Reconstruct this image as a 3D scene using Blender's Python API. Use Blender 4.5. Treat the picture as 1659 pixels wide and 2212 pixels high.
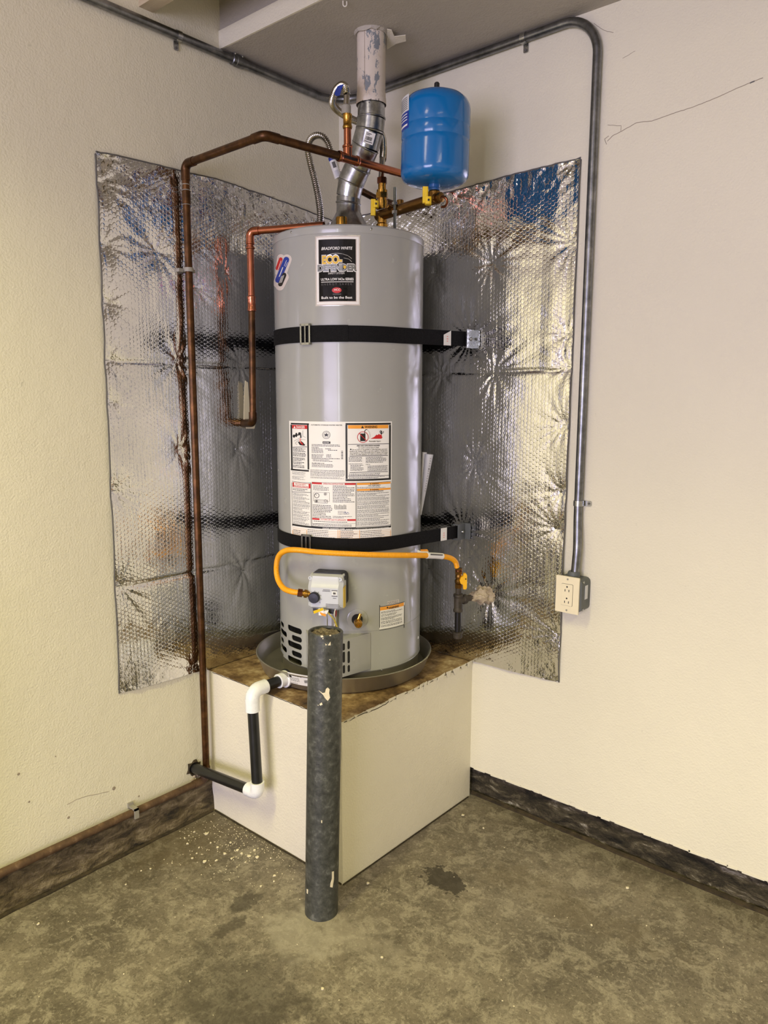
import bpy, math, random
import numpy as np
from math import sin, cos, tan, pi, sqrt, atan2, radians, degrees, hypot
from mathutils import Vector, Matrix, noise as mnoise

for o in list(bpy.data.objects):
    bpy.data.objects.remove(o, do_unlink=True)
SC = bpy.context.scene
COL = SC.collection
random.seed(7)

# ------------------------------------------------------------------ camera
CAMC = np.array([2.000440, -2.068126, 1.399005])
PAN, TILT, ROLL, FPX = 0.7110340, 0.1519207, 0.0022357, 1606.607
W_, H_ = 1659.0, 2212.0
FW = np.array([-sin(PAN) * cos(TILT), cos(PAN) * cos(TILT), -sin(TILT)])
RT = np.array([cos(PAN), sin(PAN), 0.0])
UPV = np.cross(RT, FW)
R2 = RT * cos(ROLL) + UPV * sin(ROLL)
U2 = -RT * sin(ROLL) + UPV * cos(ROLL)
cam_d = bpy.data.cameras.new('camera')
cam = bpy.data.objects.new('camera', cam_d)
COL.objects.link(cam)
cam_d.sensor_fit = 'HORIZONTAL'
cam_d.sensor_width = 36.0
cam_d.lens = FPX / W_ * 36.0
cam_d.clip_start = 0.02
M = Matrix(((R2[0], U2[0], -FW[0], CAMC[0]), (R2[1], U2[1], -FW[1], CAMC[1]),
            (R2[2], U2[2], -FW[2], CAMC[2]), (0, 0, 0, 1)))
cam.matrix_world = M
SC.camera = cam

# ------------------------------------------------------------------ world, lights, exposure
world = bpy.data.worlds.new('world')
SC.world = world
world.use_nodes = True
bg = world.node_tree.nodes['Background']
bg.inputs[0].default_value = (0.75, 0.85, 1.0, 1)
bg.inputs[1].default_value = 1.0

def area(name, loc, target, size, size_y, power, color, spread=180.0):
    l = bpy.data.lights.new(name, 'AREA')
    l.shape = 'RECTANGLE'
    l.size = size
    l.size_y = size_y
    l.energy = power
    l.color = color
    l.spread = radians(spread)
    o = bpy.data.objects.new(name, l)
    COL.objects.link(o)
    o.location = loc
    d = Vector(target) - Vector(loc)
    o.rotation_euler = d.to_track_quat('-Z', 'Y').to_euler()
    return o

# daylight that enters through the tall window and the open garage door behind the camera
area('window_daylight', (3.62, -6.56, 1.35), (3.62, 0.0, 1.35), 0.30, 1.64, 40.0, (0.90, 0.90, 1.0))
area('garage_door_daylight', (2.1, -6.56, 1.05), (2.1, 0.0, 1.05), 2.4, 2.1, 176.0, (0.81, 0.72, 1.0))

LAMP1, LAMP2 = 37.0, 54.0
LAMPC = (1.0, 0.92, 0.35)
LSPREAD = 126

vs = SC.view_settings
vs.view_transform = 'Standard'
vs.look = 'None'
vs.exposure = -0.02
vs.gamma = 1.0
vs.use_curve_mapping = False

# ------------------------------------------------------------------ pixel helpers (1659 x 2212 frame)
def ray(px, py):
    return FW + R2 * ((px - W_ / 2) / FPX) - U2 * ((py - H_ / 2) / FPX)

def on(px, py, ax, val):
    d = ray(px, py)
    t = (val - CAMC[ax]) / d[ax]
    return CAMC + d * t

HX, HY, HR = 0.324, -0.295, 0.235          # water heater axis and radius
DN = np.array([HX, HY]) - CAMC[:2]
DN = DN / np.linalg.norm(DN)

def V(px, py, k):
    """point on the upright plane across the view, k metres behind (+) or before (-) the heater's axis"""
    d = ray(px, py)
    n = np.array([DN[0], DN[1], 0.0])
    p = np.array([HX + DN[0] * k, HY + DN[1] * k, 0.0])
    t = ((p - CAMC) @ n) / (d @ n)
    return CAMC + d * t

def zat(py, x, y):
    """height above the spot (x, y) seen at picture row py"""
    lo, hi = -1.0, 4.0
    for _ in range(50):
        m = 0.5 * (lo + hi)
        d = np.array([x, y, m]) - CAMC
        row = H_ / 2 - FPX * (d @ U2) / (d @ FW)
        if row > py:
            lo = m
        else:
            hi = m
    return 0.5 * (lo + hi)

def cyl_hit(px, py, cx=HX, cy=HY, r=HR):
    d = ray(px, py)
    ox, oy = CAMC[0] - cx, CAMC[1] - cy
    a = d[0] ** 2 + d[1] ** 2
    b = 2 * (ox * d[0] + oy * d[1])
    c = ox * ox + oy * oy - r * r
    disc = max(b * b - 4 * a * c, 0.0)
    t = (-b - sqrt(disc)) / (2 * a)
    p = CAMC + d * t
    return atan2(p[1] - cy, p[0] - cx), p[2]

# ------------------------------------------------------------------ materials
def lin(c):
    out = []
    for v in c:
        v = v / 255.0
        out.append(v / 12.92 if v <= 0.04045 else ((v + 0.055) / 1.055) ** 2.4)
    return tuple(out)

class NT:
    def __init__(self, name):
        self.m = bpy.data.materials.new(name)
        self.m.use_nodes = True
        self.t = self.m.node_tree
        self.b = self.t.nodes['Principled BSDF']
        self._pos = None
    def n(self, typ, **kw):
        nd = self.t.nodes.new(typ)
        for k, v in kw.items():
            setattr(nd, k, v)
        return nd
    def l(self, a, b):
        self.t.links.new(a, b)
    def pos(self):
        if self._pos is None:
            self._pos = self.n('ShaderNodeNewGeometry').outputs['Position']
        return self._pos
    def val(self, x):
        return x
    def math(self, op, a, b=None, c=None, clamp=False):
        nd = self.n('ShaderNodeMath', operation=op)
        nd.use_clamp = clamp
        for i, v in enumerate((a, b, c)):
            if v is None:
                continue
            if isinstance(v, (int, float)):
                nd.inputs[i].default_value = v
            else:
                self.l(v, nd.inputs[i])
        return nd.outputs[0]
    def vmath(self, op, a, b=None, scale=None):
        nd = self.n('ShaderNodeVectorMath', operation=op)
        for i, v in enumerate((a, b)):
            if v is None:
                continue
            if isinstance(v, tuple):
                nd.inputs[i].default_value = v
            else:
                self.l(v, nd.inputs[i])
        if scale is not None:
            nd.inputs['Scale'].default_value = scale
        return nd
    def noise(self, scale, detail=4, rough=0.55, vec=None, dist=0.0):
        nd = self.n('ShaderNodeTexNoise')
        nd.inputs['Scale'].default_value = scale
        nd.inputs['Detail'].default_value = detail
        nd.inputs['Roughness'].default_value = rough
        nd.inputs['Distortion'].default_value = dist
        self.l(vec if vec is not None else self.pos(), nd.inputs['Vector'])
        return nd.outputs['Fac']
    def ramp(self, fac, stops, interp='LINEAR'):
        nd = self.n('ShaderNodeValToRGB')
        cr = nd.color_ramp
        cr.interpolation = interp
        while len(cr.elements) < len(stops):
            cr.elements.new(0.5)
        for e, (p, c) in zip(cr.elements, stops):
            e.position = p
            if isinstance(c, (int, float)):
                c = (c, c, c)
            e.color = tuple(c) + (1,)
        self.l(fac, nd.inputs[0])
        return nd.outputs[0]
    def mix(self, fac, a, b, blend='MIX'):
        nd = self.n('ShaderNodeMix', data_type='RGBA', blend_type=blend)
        for sock, v in ((nd.inputs[0], fac), (nd.inputs[6], a), (nd.inputs[7], b)):
            if isinstance(v, (int, float)):
                sock.default_value = v
            elif isinstance(v, tuple):
                sock.default_value = v + (1,) if len(v) == 3 else v
            else:
                self.l(v, sock)
        return nd.outputs[2]
    def bump(self, h, strength=0.3, dist=0.002, normal=None):
        nd = self.n('ShaderNodeBump')
        nd.inputs['Strength'].default_value = strength
        nd.inputs['Distance'].default_value = dist
        self.l(h, nd.inputs['Height'])
        if normal is not None:
            self.l(normal, nd.inputs['Normal'])
        self.l(nd.outputs[0], self.b.inputs['Normal'])
        return nd.outputs[0]
    def set(self, color=None, rough=None, metal=None, coat=None, spec=None):
        for key, v in (('Base Color', color), ('Roughness', rough), ('Metallic', metal),
                       ('Coat Weight', coat), ('Specular IOR Level', spec)):
            if v is None:
                continue
            s = self.b.inputs[key]
            if isinstance(v, tuple):
                s.default_value = v + (1,) if len(v) == 3 else v
            elif isinstance(v, (int, float)):
                s.default_value = v
            else:
                self.l(v, s)
        return self

MATS = {}
def simple(name, color, rough=0.5, metal=0.0, coat=0.0, var=0.12, vscale=25.0, bump=0.0, bscale=200.0, spec=0.5):
    """plain material whose colour, sheen and relief vary a little by noise"""
    t = NT(name)
    c = lin(color)
    f = t.noise(vscale, 4)
    lo = tuple(x * (1 - var) for x in c)
    hi = tuple(min(1.0, x * (1 + var)) for x in c)
    t.set(color=t.ramp(f, [(0.3, lo), (0.7, hi)]), metal=metal, coat=coat, spec=spec)
    t.set(rough=t.ramp(t.noise(vscale * 2.3, 3), [(0.3, max(0.02, rough * 0.85)), (0.7, min(1, rough * 1.15))]))
    if bump:
        t.bump(t.noise(bscale, 3), bump, 0.002)
    MATS[name] = t.m
    return t.m

def wall_paint(name, base):
    t = NT(name)
    c = lin(base)
    f = t.noise(1.3, 5)
    col = t.ramp(f, [(0.3, tuple(x * 0.95 for x in c)), (0.7, tuple(min(1, x * 1.03) for x in c))])
    sp = t.noise(38.0, 2, 0.5)
    col = t.mix(t.ramp(sp, [(0.74, 0.0), (0.80, 0.25)]), col, tuple(x * 0.55 for x in c))
    t.set(color=col, rough=0.6, spec=0.35)
    h = t.math('ADD', t.noise(170.0, 3, 0.5), t.math('MULTIPLY', t.noise(22.0, 4), 1.2))
    t.bump(h, 0.42, 0.0035)
    MATS[name] = t.m
wall_paint('wall_paint', (224, 219, 199))
wall_paint('ceiling_paint', (176, 170, 160))
wall_paint('pedestal_paint', (228, 222, 204))

def concrete_floor():
    t = NT('floor_concrete')
    p = t.pos()
    a = t.noise(2.6, 8, 0.62)
    col = t.ramp(a, [(0.28, lin((80, 73, 63))), (0.5, lin((110, 102, 90))), (0.7, lin((134, 125, 111)))])
    b = t.noise(14.0, 10, 0.78, dist=0.7)
    col = t.mix(t.ramp(b, [(0.50, 0.0), (0.54, 0.45), (0.62, 0.6)]), col, lin((160, 152, 137)))
    b2 = t.noise(21.0, 10, 0.8, dist=0.5, vec=t.vmath('ADD', p, (3.1, 7.7, 0.0)).outputs[0])
    col = t.mix(t.ramp(b2, [(0.38, 0.6), (0.46, 0.25), (0.50, 0.0)]), col, lin((72, 66, 56)))
    g2 = t.noise(120.0, 6, 0.8)
    col = t.mix(t.ramp(g2, [(0.36, 0.7), (0.47, 0.0)]), col, lin((56, 50, 40)))
    g3 = t.noise(90.0, 6, 0.8, dist=0.4)
    col = t.mix(t.ramp(g3, [(0.54, 0.0), (0.64, 0.55)]), col, lin((176, 168, 152)))
    w = t.noise(210.0, 2)
    col = t.mix(t.ramp(w, [(0.72, 0.0), (0.78, 0.5)]), col, lin((200, 194, 182)))
    # stains with a place and outline of their own: (x, y, rx, ry, amount, colour)
    ns = t.noise(9.0, 6, 0.65)
    ns2 = t.noise(30.0, 5, 0.65)
    edge = t.math('ADD', t.math('MULTIPLY', t.math('SUBTRACT', ns, 0.5), 2.2), t.math('MULTIPLY', t.math('SUBTRACT', ns2, 0.5), 2.4))
    for (x, y, rx, ry, amt, cc, lo, hi) in (
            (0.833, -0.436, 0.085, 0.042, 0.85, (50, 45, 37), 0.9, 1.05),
            (0.72, -1.12, 0.19, 0.16, 0.55, (62, 57, 48), 0.3, 1.5),
            (0.84, -1.20, 0.15, 0.12, 0.45, (62, 57, 48), 0.4, 1.5),
            (1.00, -1.03, 0.16, 0.06, 0.55, (68, 62, 52), 0.5, 1.3),
            (0.47, -0.89, 0.035, 0.05, 0.7, (62, 56, 46), 0.7, 1.2),
            (0.52, -0.96, 0.025, 0.06, 0.65, (62, 56, 46), 0.7, 1.2),
            (1.15, -0.30, 0.30, 0.07, 0.35, (92, 80, 58), 0.4, 1.4),
            (0.10, -0.80, 0.12, 0.20, 0.5, (92, 80, 60), 0.4, 1.5),
            (0.68, -0.86, 0.13, 0.08, 0.5, (168, 161, 148), 0.4, 1.3),
            (0.78, -0.78, 0.16, 0.07, 0.4, (166, 158, 144), 0.4, 1.3)):
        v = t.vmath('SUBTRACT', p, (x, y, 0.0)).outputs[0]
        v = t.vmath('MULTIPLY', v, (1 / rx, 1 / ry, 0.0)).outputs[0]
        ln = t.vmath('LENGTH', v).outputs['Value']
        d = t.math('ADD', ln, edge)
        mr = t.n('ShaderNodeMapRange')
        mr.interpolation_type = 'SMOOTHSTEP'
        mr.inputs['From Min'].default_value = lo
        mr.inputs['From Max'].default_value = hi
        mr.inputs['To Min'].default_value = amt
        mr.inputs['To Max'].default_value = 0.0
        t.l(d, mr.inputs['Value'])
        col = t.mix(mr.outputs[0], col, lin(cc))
    t.set(color=col, rough=t.ramp(t.noise(6.0, 5), [(0.3, 0.42), (0.7, 0.68)]), spec=0.4)
    h = t.math('ADD', t.noise(60.0, 6, 0.65), t.math('MULTIPLY', t.noise(7.0, 4), 1.5))
    t.bump(h, 0.25, 0.004)
    MATS['floor_concrete'] = t.m
concrete_floor()

def rough_mix(name, stops, scale, rough=0.8, bump=0.6, bscale=60.0, bdist=0.006, metal=0.0, dist=0.0, stretch=None):
    t = NT(name)
    vec = None
    if stretch:
        vec = t.vmath('MULTIPLY', t.pos(), stretch).outputs[0]
    f = t.noise(scale, 8, 0.68, vec=vec, dist=dist)
    t.set(color=t.ramp(f, [(p, lin(c)) for p, c in stops]), rough=rough, metal=metal)
    if bump:
        t.bump(t.noise(bscale, 6, 0.65), bump, bdist)
    MATS[name] = t.m
    return t
rough_mix('curb_concrete', [(0.30, (34, 28, 18)), (0.41, (76, 65, 45)), (0.52, (112, 98, 72)), (0.66, (158, 144, 116))], 26.0, 0.85, 1.0, 70.0, 0.014, dist=0.5, stretch=(1, 0.5, 1.4))
rough_mix('curb_dark', [(0.36, (20, 17, 12)), (0.47, (58, 51, 38)), (0.56, (96, 88, 70)), (0.66, (190, 184, 172))], 22.0, 0.6, 1.0, 60.0, 0.016, dist=0.5, stretch=(0.5, 1, 1.3))
rough_mix('pedestal_top', [(0.30, (44, 30, 14)), (0.43, (98, 74, 42)), (0.55, (146, 120, 80)), (0.68, (196, 176, 136))], 13.0, 0.75, 0.5, 60.0, 0.004)
rough_mix('joist_wood', [(0.3, (168, 150, 120)), (0.7, (208, 196, 168))], 6.0, 0.8, 0.3, 40.0, 0.003, stretch=(0.3, 3, 3))
rough_mix('board_dark', [(0.3, (22, 17, 12)), (0.7, (58, 44, 30))], 9.0, 0.7, 0.2, 60.0, 0.003)
rough_mix('joint_dirt', [(0.3, (30, 24, 14)), (0.7, (74, 62, 42))], 30.0, 0.9, 0.6, 90.0, 0.004)
rough_mix('plaster_wad', [(0.3, (120, 104, 80)), (0.7, (196, 182, 156))], 30.0, 0.85, 0.5, 80.0, 0.004)

def foil(name, ax):
    t = NT(name)
    p = t.pos()
    sx = t.n('ShaderNodeSeparateXYZ')
    t.l(p, sx.inputs[0])
    u = sx.outputs[ax]
    v = sx.outputs[2]
    A = 0.0135
    def lattice(off):
        cu = t.math('SUBTRACT', t.math('FRACT', t.math('ADD', t.math('DIVIDE', u, A * 1.7320508), off)), 0.5)
        cv = t.math('SUBTRACT', t.math('FRACT', t.math('ADD', t.math('DIVIDE', v, A), off)), 0.5)
        cu = t.math('MULTIPLY', cu, 1.7320508)
        return t.math('SQRT', t.math('ADD', t.math('MULTIPLY', cu, cu), t.math('MULTIPLY', cv, cv)))
    d = t.math('MINIMUM', lattice(10.0), lattice(10.5))
    mr = t.n('ShaderNodeMapRange')
    mr.interpolation_type = 'SMOOTHSTEP'
    mr.inputs['From Min'].default_value = 0.30
    mr.inputs['From Max'].default_value = 0.52
    mr.inputs['To Min'].default_value = 1.0
    mr.inputs['To Max'].default_value = 0.0
    t.l(d, mr.inputs['Value'])
    st = t.vmath('MULTIPLY', p, (1, 1, 0.35)).outputs[0]
    cr1 = t.noise(95.0, 3, 0.6, vec=st, dist=0.4)
    cr2 = t.noise(28.0, 3, 0.6, vec=st)
    cr3 = t.noise(85.0, 2, 0.5, vec=t.vmath('MULTIPLY', p, (1, 1, 0.03)).outputs[0])
    h = t.math('ADD', t.math('MULTIPLY', mr.outputs[0], 0.50),
               t.math('ADD', t.math('ADD', t.math('MULTIPLY', cr1, 0.9), t.math('MULTIPLY', cr3, 0.8)), t.math('MULTIPLY', cr2, 1.2)))
    t.bump(h, 0.36, 0.0013)
    t.set(color=t.ramp(t.noise(5.0, 3), [(0.3, (0.70, 0.70, 0.70)), (0.7, (0.82, 0.82, 0.82))]), metal=1.0,
          rough=t.ramp(t.noise(14.0, 4), [(0.3, 0.07), (0.7, 0.15)]))
    MATS[name] = t.m
foil('foil_left', 1)
foil('foil_right', 0)

simple('heater_grey', (160, 161, 157), 0.24, 0.0, 0.15, 0.02, 8.0)
simple('heater_dark', (14, 14, 15), 0.7)
simple('pan_metal', (176, 172, 160), 0.42, 0.85, 0, 0.08, 9.0)
simple('copper_new', (180, 112, 84), 0.22, 1.0, 0, 0.12, 30.0)
rough_mix('copper_old', [(0.3, (50, 33, 17)), (0.5, (82, 54, 28)), (0.72, (112, 76, 42))], 26.0, 0.36, 0.08, 120.0, 0.002, metal=0.75)
rough_mix('copper_floor', [(0.3, (64, 46, 31)), (0.55, (94, 71, 50)), (0.75, (136, 112, 88))], 30.0, 0.65, 0.15, 120.0, 0.002, metal=0.15)
simple('brass', (176, 134, 62), 0.26, 1.0, 0, 0.15, 40.0)
simple('brass_dull', (132, 98, 50), 0.36, 1.0, 0, 0.2, 40.0)
simple('bronze_nut', (104, 62, 40), 0.35, 1.0, 0, 0.2, 40.0)
rough_mix('galvanized', [(0.3, (128, 130, 132)), (0.5, (164, 166, 168)), (0.72, (200, 202, 204))], 42.0, 0.28, 0.06, 60.0, 0.002, metal=1.0)
simple('stainless', (190, 186, 178), 0.16, 1.0, 0, 0.08, 40.0)
simple('zinc', (176, 178, 178), 0.26, 1.0, 0, 0.08, 40.0)
simple('zinc_rod', (150, 158, 158), 0.32, 1.0, 0, 0.12, 60.0)
rough_mix('conduit_steel', [(0.3, (96, 98, 100)), (0.6, (140, 142, 144)), (0.78, (172, 174, 174))], 24.0, 0.34, 0.05, 60.0, 0.002, metal=1.0)
simple('pvc_black', (26, 27, 28), 0.32, 0, 0, 0.25, 20.0)
simple('pvc_white', (240, 242, 246), 0.28, 0, 0.2, 0.02, 20.0)
simple('tank_blue', (0, 104, 172), 0.18, 0, 0.3, 0.03, 10.0)
simple('stem_blue', (22, 84, 146), 0.35, 0, 0.2, 0.1, 60.0)
simple('handle_yellow', (228, 192, 20), 0.38, 0, 0.1, 0.06, 40.0)
simple('gas_yellow', (244, 168, 16), 0.36, 0, 0.15, 0.05, 40.0)
simple('valve_yellow', (242, 182, 20), 0.4, 0, 0.1, 0.06, 40.0)
rough_mix('black_iron', [(0.3, (44, 40, 34)), (0.7, (88, 80, 68))], 40.0, 0.6, 0.2, 120.0, 0.002, metal=0.4)
simple('iron_pipe', (22, 20, 18), 0.4, 0.2, 0, 0.2, 40.0)
simple('webbing', (13, 13, 15), 0.75, 0, 0, 0.2, 120.0, 0.5, 600.0, spec=0.2)
simple('black_plastic', (20, 20, 22), 0.45)
simple('control_grey', (196, 200, 206), 0.4, 0, 0.05, 0.02, 20.0)
simple('knob_navy', (16, 18, 30), 0.4)
simple('ivory', (232, 222, 192), 0.4, 0, 0, 0.02, 20.0)
simple('box_grey', (86, 90, 90), 0.5, 0, 0, 0.06, 20.0)
simple('clamp_grey', (150, 146, 136), 0.5, 0, 0, 0.05, 20.0)
simple('paper_white', (238, 237, 232), 0.5, 0, 0, 0.01, 20.0)
simple('paper_grey', (206, 207, 210), 0.5, 0, 0, 0.04, 30.0)
simple('print_black', (22, 21, 21), 0.5, 0, 0, 0.05)
simple('print_grey', (92, 90, 88), 0.6, 0, 0, 0.05)
simple('print_red', (196, 30, 30), 0.5, 0, 0, 0.05)
simple('print_orange', (240, 160, 50), 0.5, 0, 0, 0.03)
simple('print_tan', (222, 170, 110), 0.5, 0, 0, 0.03)
simple('print_blue', (28, 56, 150), 0.45, 0, 0, 0.05)
simple('print_gold', (226, 182, 40), 0.4, 0, 0, 0.08)
simple('print_pink', (238, 150, 140), 0.5, 0, 0, 0.05)
simple('badge_black', (7, 7, 7), 0.12, 0, 0.0, 0.1, 20.0, 0.05, 70.0, spec=0.45)
simple('badge_silver', (196, 196, 190), 0.22, 0.8, 0, 0.05, 20.0)
simple('badge_steel', (120, 122, 120), 0.3, 0.7, 0, 0.25, 90.0)
simple('sticker_clear', (214, 204, 196), 0.3, 0, 0, 0.02)
simple('chip_white', (222, 212, 186), 0.8, 0, 0, 0.06, 60.0)
simple('wire_white', (226, 222, 210), 0.5)
simple('wire_red', (150, 30, 36), 0.45)
simple('wire_yellow', (208, 190, 70), 0.45)
simple('rubber_black', (18, 17, 16), 0.6)
rough_mix('bollard_steel', [(0.30, (48, 50, 49)), (0.44, (68, 70, 68)), (0.55, (80, 82, 79)), (0.62, (98, 100, 97)), (0.76, (130, 132, 128))], 55.0, 0.42, 0.25, 90.0, 0.003, metal=0.3, dist=0.2)
rough_mix('bollard_fill', [(0.3, (60, 52, 40)), (0.5, (120, 108, 88)), (0.7, (176, 164, 142))], 60.0, 0.85, 0.9, 120.0, 0.008)

def vent_paint():
    t = NT('vent_painted')
    c = lin((214, 204, 192))
    f = t.noise(20.0, 5, 0.6)
    col = t.ramp(f, [(0.3, tuple(x * 0.92 for x in c)), (0.7, c)])
    s = t.noise(9.0, 4, 0.6)
    col = t.mix(t.ramp(s, [(0.56, 0.0), (0.64, 0.6)]), col, lin((180, 160, 136)))
    st = t.vmath('MULTIPLY', t.pos(), (1, 1, 0.45)).outputs[0]
    k = t.ramp(t.noise(26.0, 6, 0.7, vec=st), [(0.57, 0.0), (0.575, 1.0)], 'CONSTANT')
    col = t.mix(k, col, lin((128, 134, 140)))
    t.set(color=col, rough=0.55)
    t.bump(t.noise(60.0, 4), 0.15, 0.003)
    MATS['vent_painted'] = t.m
vent_paint()

def emit(name, color, strength):
    t = NT(name)
    t.b.inputs['Emission Color'].default_value = color + (1,)
    t.b.inputs['Emission Strength'].default_value = strength
    t.set(color=(0.9, 0.9, 0.9), rough=0.4)
    MATS[name] = t.m
emit('lamp_glow', (1.0, 0.86, 0.62), 9.0)
simple('lamp_body', (226, 224, 218), 0.4)

# ------------------------------------------------------------------ mesh builder
class MB:
    def __init__(self):
        self.v = []
        self.f = []
    def add(self, vs, fs):
        o = len(self.v)
        self.v += [tuple(float(c) for c in p) for p in vs]
        self.f += [tuple(i + o for i in f) for f in fs]
        return self
    def box(self, lo, hi):
        (a, b, c), (d, e, f) = lo, hi
        vs = [(a, b, c), (d, b, c), (d, e, c), (a, e, c), (a, b, f), (d, b, f), (d, e, f), (a, e, f)]
        return self.add(vs, [(0, 3, 2, 1), (4, 5, 6, 7), (0, 1, 5, 4), (1, 2, 6, 5), (2, 3, 7, 6), (3, 0, 4, 7)])
    def obox(self, c, ux, uy, uz, sx, sy, sz, bev=0.0):
        """oriented box about centre c; bev chamfers the four edges along uz"""
        c, ux, uy, uz = (np.array(q, float) for q in (c, ux, uy, uz))
        hx, hy, hz = sx / 2, sy / 2, sz / 2
        if bev <= 0:
            pr = [(-hx, -hy), (hx, -hy), (hx, hy), (-hx, hy)]
        else:
            pr = []
            for (qx, qy, a0) in ((hx - bev, hy - bev, 0), (-hx + bev, hy - bev, pi / 2), (-hx + bev, -hy + bev, pi), (hx - bev, -hy + bev, 1.5 * pi)):
                for i in range(5):
                    a = a0 + i * pi / 8
                    pr.append((qx + bev * cos(a), qy + bev * sin(a)))
        n = len(pr)
        vs = [c + ux * x + uy * y - uz * hz for x, y in pr] + [c + ux * x + uy * y + uz * hz for x, y in pr]
        fs = [tuple(range(n))[::-1], tuple(range(n, 2 * n))] + [(i, (i + 1) % n, n + (i + 1) % n, n + i) for i in range(n)]
        return self.add(vs, fs)
    def prism(self, pts, off):
        """polygon pts (3-D loop) pushed along off"""
        off = np.array(off, float)
        n = len(pts)
        vs = [np.array(p, float) for p in pts] + [np.array(p, float) + off for p in pts]
        fs = [tuple(range(n))[::-1], tuple(range(n, 2 * n))] + [(i, (i + 1) % n, n + (i + 1) % n, n + i) for i in range(n)]
        return self.add(vs, fs)
    def sweep(self, pts, r, seg=14, caps=True, sx=1.0, sy=1.0, up=None):
        pts = [np.array(p, float) for p in pts]
        n = len(pts)
        rs = r if isinstance(r, (list, tuple, np.ndarray)) else [r] * n
        T = []
        for i in range(n):
            a = pts[max(i - 1, 0)]
            b = pts[min(i + 1, n - 1)]
            d = b - a
            T.append(d / max(np.linalg.norm(d), 1e-9))
        ref = np.array([0, 0, 1.0]) if up is None else np.array(up, float)
        if abs(T[0] @ ref) > 0.95:
            ref = np.array([1.0, 0, 0])
        nrm = ref - T[0] * (ref @ T[0])
        nrm /= np.linalg.norm(nrm)
        vs = []
        for i in range(n):
            nrm = nrm - T[i] * (nrm @ T[i])
            nrm /= max(np.linalg.norm(nrm), 1e-9)
            bi = np.cross(T[i], nrm)
            for k in range(seg):
                a = 2 * pi * k / seg
                vs.append(pts[i] + (nrm * cos(a) * sx + bi * sin(a) * sy) * rs[i])
        fs = []
        for i in range(n - 1):
            for k in range(seg):
                k2 = (k + 1) % seg
                fs.append((i * seg + k, i * seg + k2, (i + 1) * seg + k2, (i + 1) * seg + k))
        if caps:
            fs.append(tuple(range(seg))[::-1])
            fs.append(tuple(range((n - 1) * seg, n * seg)))
        return self.add(vs, fs)
    def cyl(self, a, b, r, seg=20, r2=None):
        return self.sweep([a, b], [r, r if r2 is None else r2], seg)
    def lathe(self, prof, base, axis=(0, 0, 1), seg=32, cap0=True, cap1=True):
        """profile of (radius, height) turned about the axis through base"""
        base = np.array(base, float)
        ax = np.array(axis, float)
        ax /= np.linalg.norm(ax)
        ref = np.array([1.0, 0, 0]) if abs(ax[0]) < 0.9 else np.array([0, 1.0, 0])
        e1 = ref - ax * (ref @ ax)
        e1 /= np.linalg.norm(e1)
        e2 = np.cross(ax, e1)
        vs = []
        for r, h in prof:
            for k in range(seg):
                a = 2 * pi * k / seg
                vs.append(base + ax * h + (e1 * cos(a) + e2 * sin(a)) * r)
        n = len(prof)
        fs = []
        for i in range(n - 1):
            for k in range(seg):
                k2 = (k + 1) % seg
                fs.append((i * seg + k, i * seg + k2, (i + 1) * seg + k2, (i + 1) * seg + k))
        if cap0:
            fs.append(tuple(range(seg))[::-1])
        if cap1:
            fs.append(tuple(range((n - 1) * seg, n * seg)))
        return self.add(vs, fs)
    def hexnut(self, a, b, r):
        return self.sweep([a, b], r, 6)
    def grid(self, P):
        """P[i][j] of points"""
        ni, nj = len(P), len(P[0])
        vs = [p for row in P for p in row]
        fs = [(i * nj + j, (i + 1) * nj + j, (i + 1) * nj + j + 1, i * nj + j + 1) for i in range(ni - 1) for j in range(nj - 1)]
        return self.add(vs, fs)
    def obj(self, name, mat, parent=None, smooth=35.0):
        me = bpy.data.meshes.new(name)
        vs = np.array(self.v, float).reshape(-1, 3)
        w = np.zeros(3)
        if parent is None:
            w = np.array([(vs[:, 0].min() + vs[:, 0].max()) / 2, (vs[:, 1].min() + vs[:, 1].max()) / 2, vs[:, 2].min()])
        me.from_pydata((vs - w).tolist(), [], self.f)
        me.update()
        if smooth:
            me.polygons.foreach_set('use_smooth', [True] * len(me.polygons))
            me.set_sharp_from_angle(angle=radians(smooth))
        return link(name, me, mat, parent, w)

def wl(o):
    w = np.zeros(3)
    while o is not None:
        w = w + np.array(o.location)
        o = o.parent
    return w

def link(name, me, mat, parent=None, w=(0, 0, 0)):
    o = bpy.data.objects.new(name, me)
    COL.objects.link(o)
    me.materials.append(MATS[mat] if isinstance(mat, str) else mat)
    if parent is not None:
        o.parent = parent
        o.location = Vector(-wl(parent))
    else:
        o.location = Vector([float(q) for q in w])
    return o

def thing(name, label, cat, loc, group=None):
    o = bpy.data.objects.new(name, None)
    o.empty_display_size = 0.05
    COL.objects.link(o)
    o.location = Vector([float(q) for q in loc])
    o['label'] = label
    o['category'] = cat
    if group:
        o['group'] = group
    return o

def tag(o, label, cat, group=None):
    o['label'] = label
    o['category'] = cat
    if group:
        o['group'] = group
    return o

def struct(o, label=None, cat=None):
    o['kind'] = 'structure'
    if label:
        o['label'] = label
    if cat:
        o['category'] = cat
    return o

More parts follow.
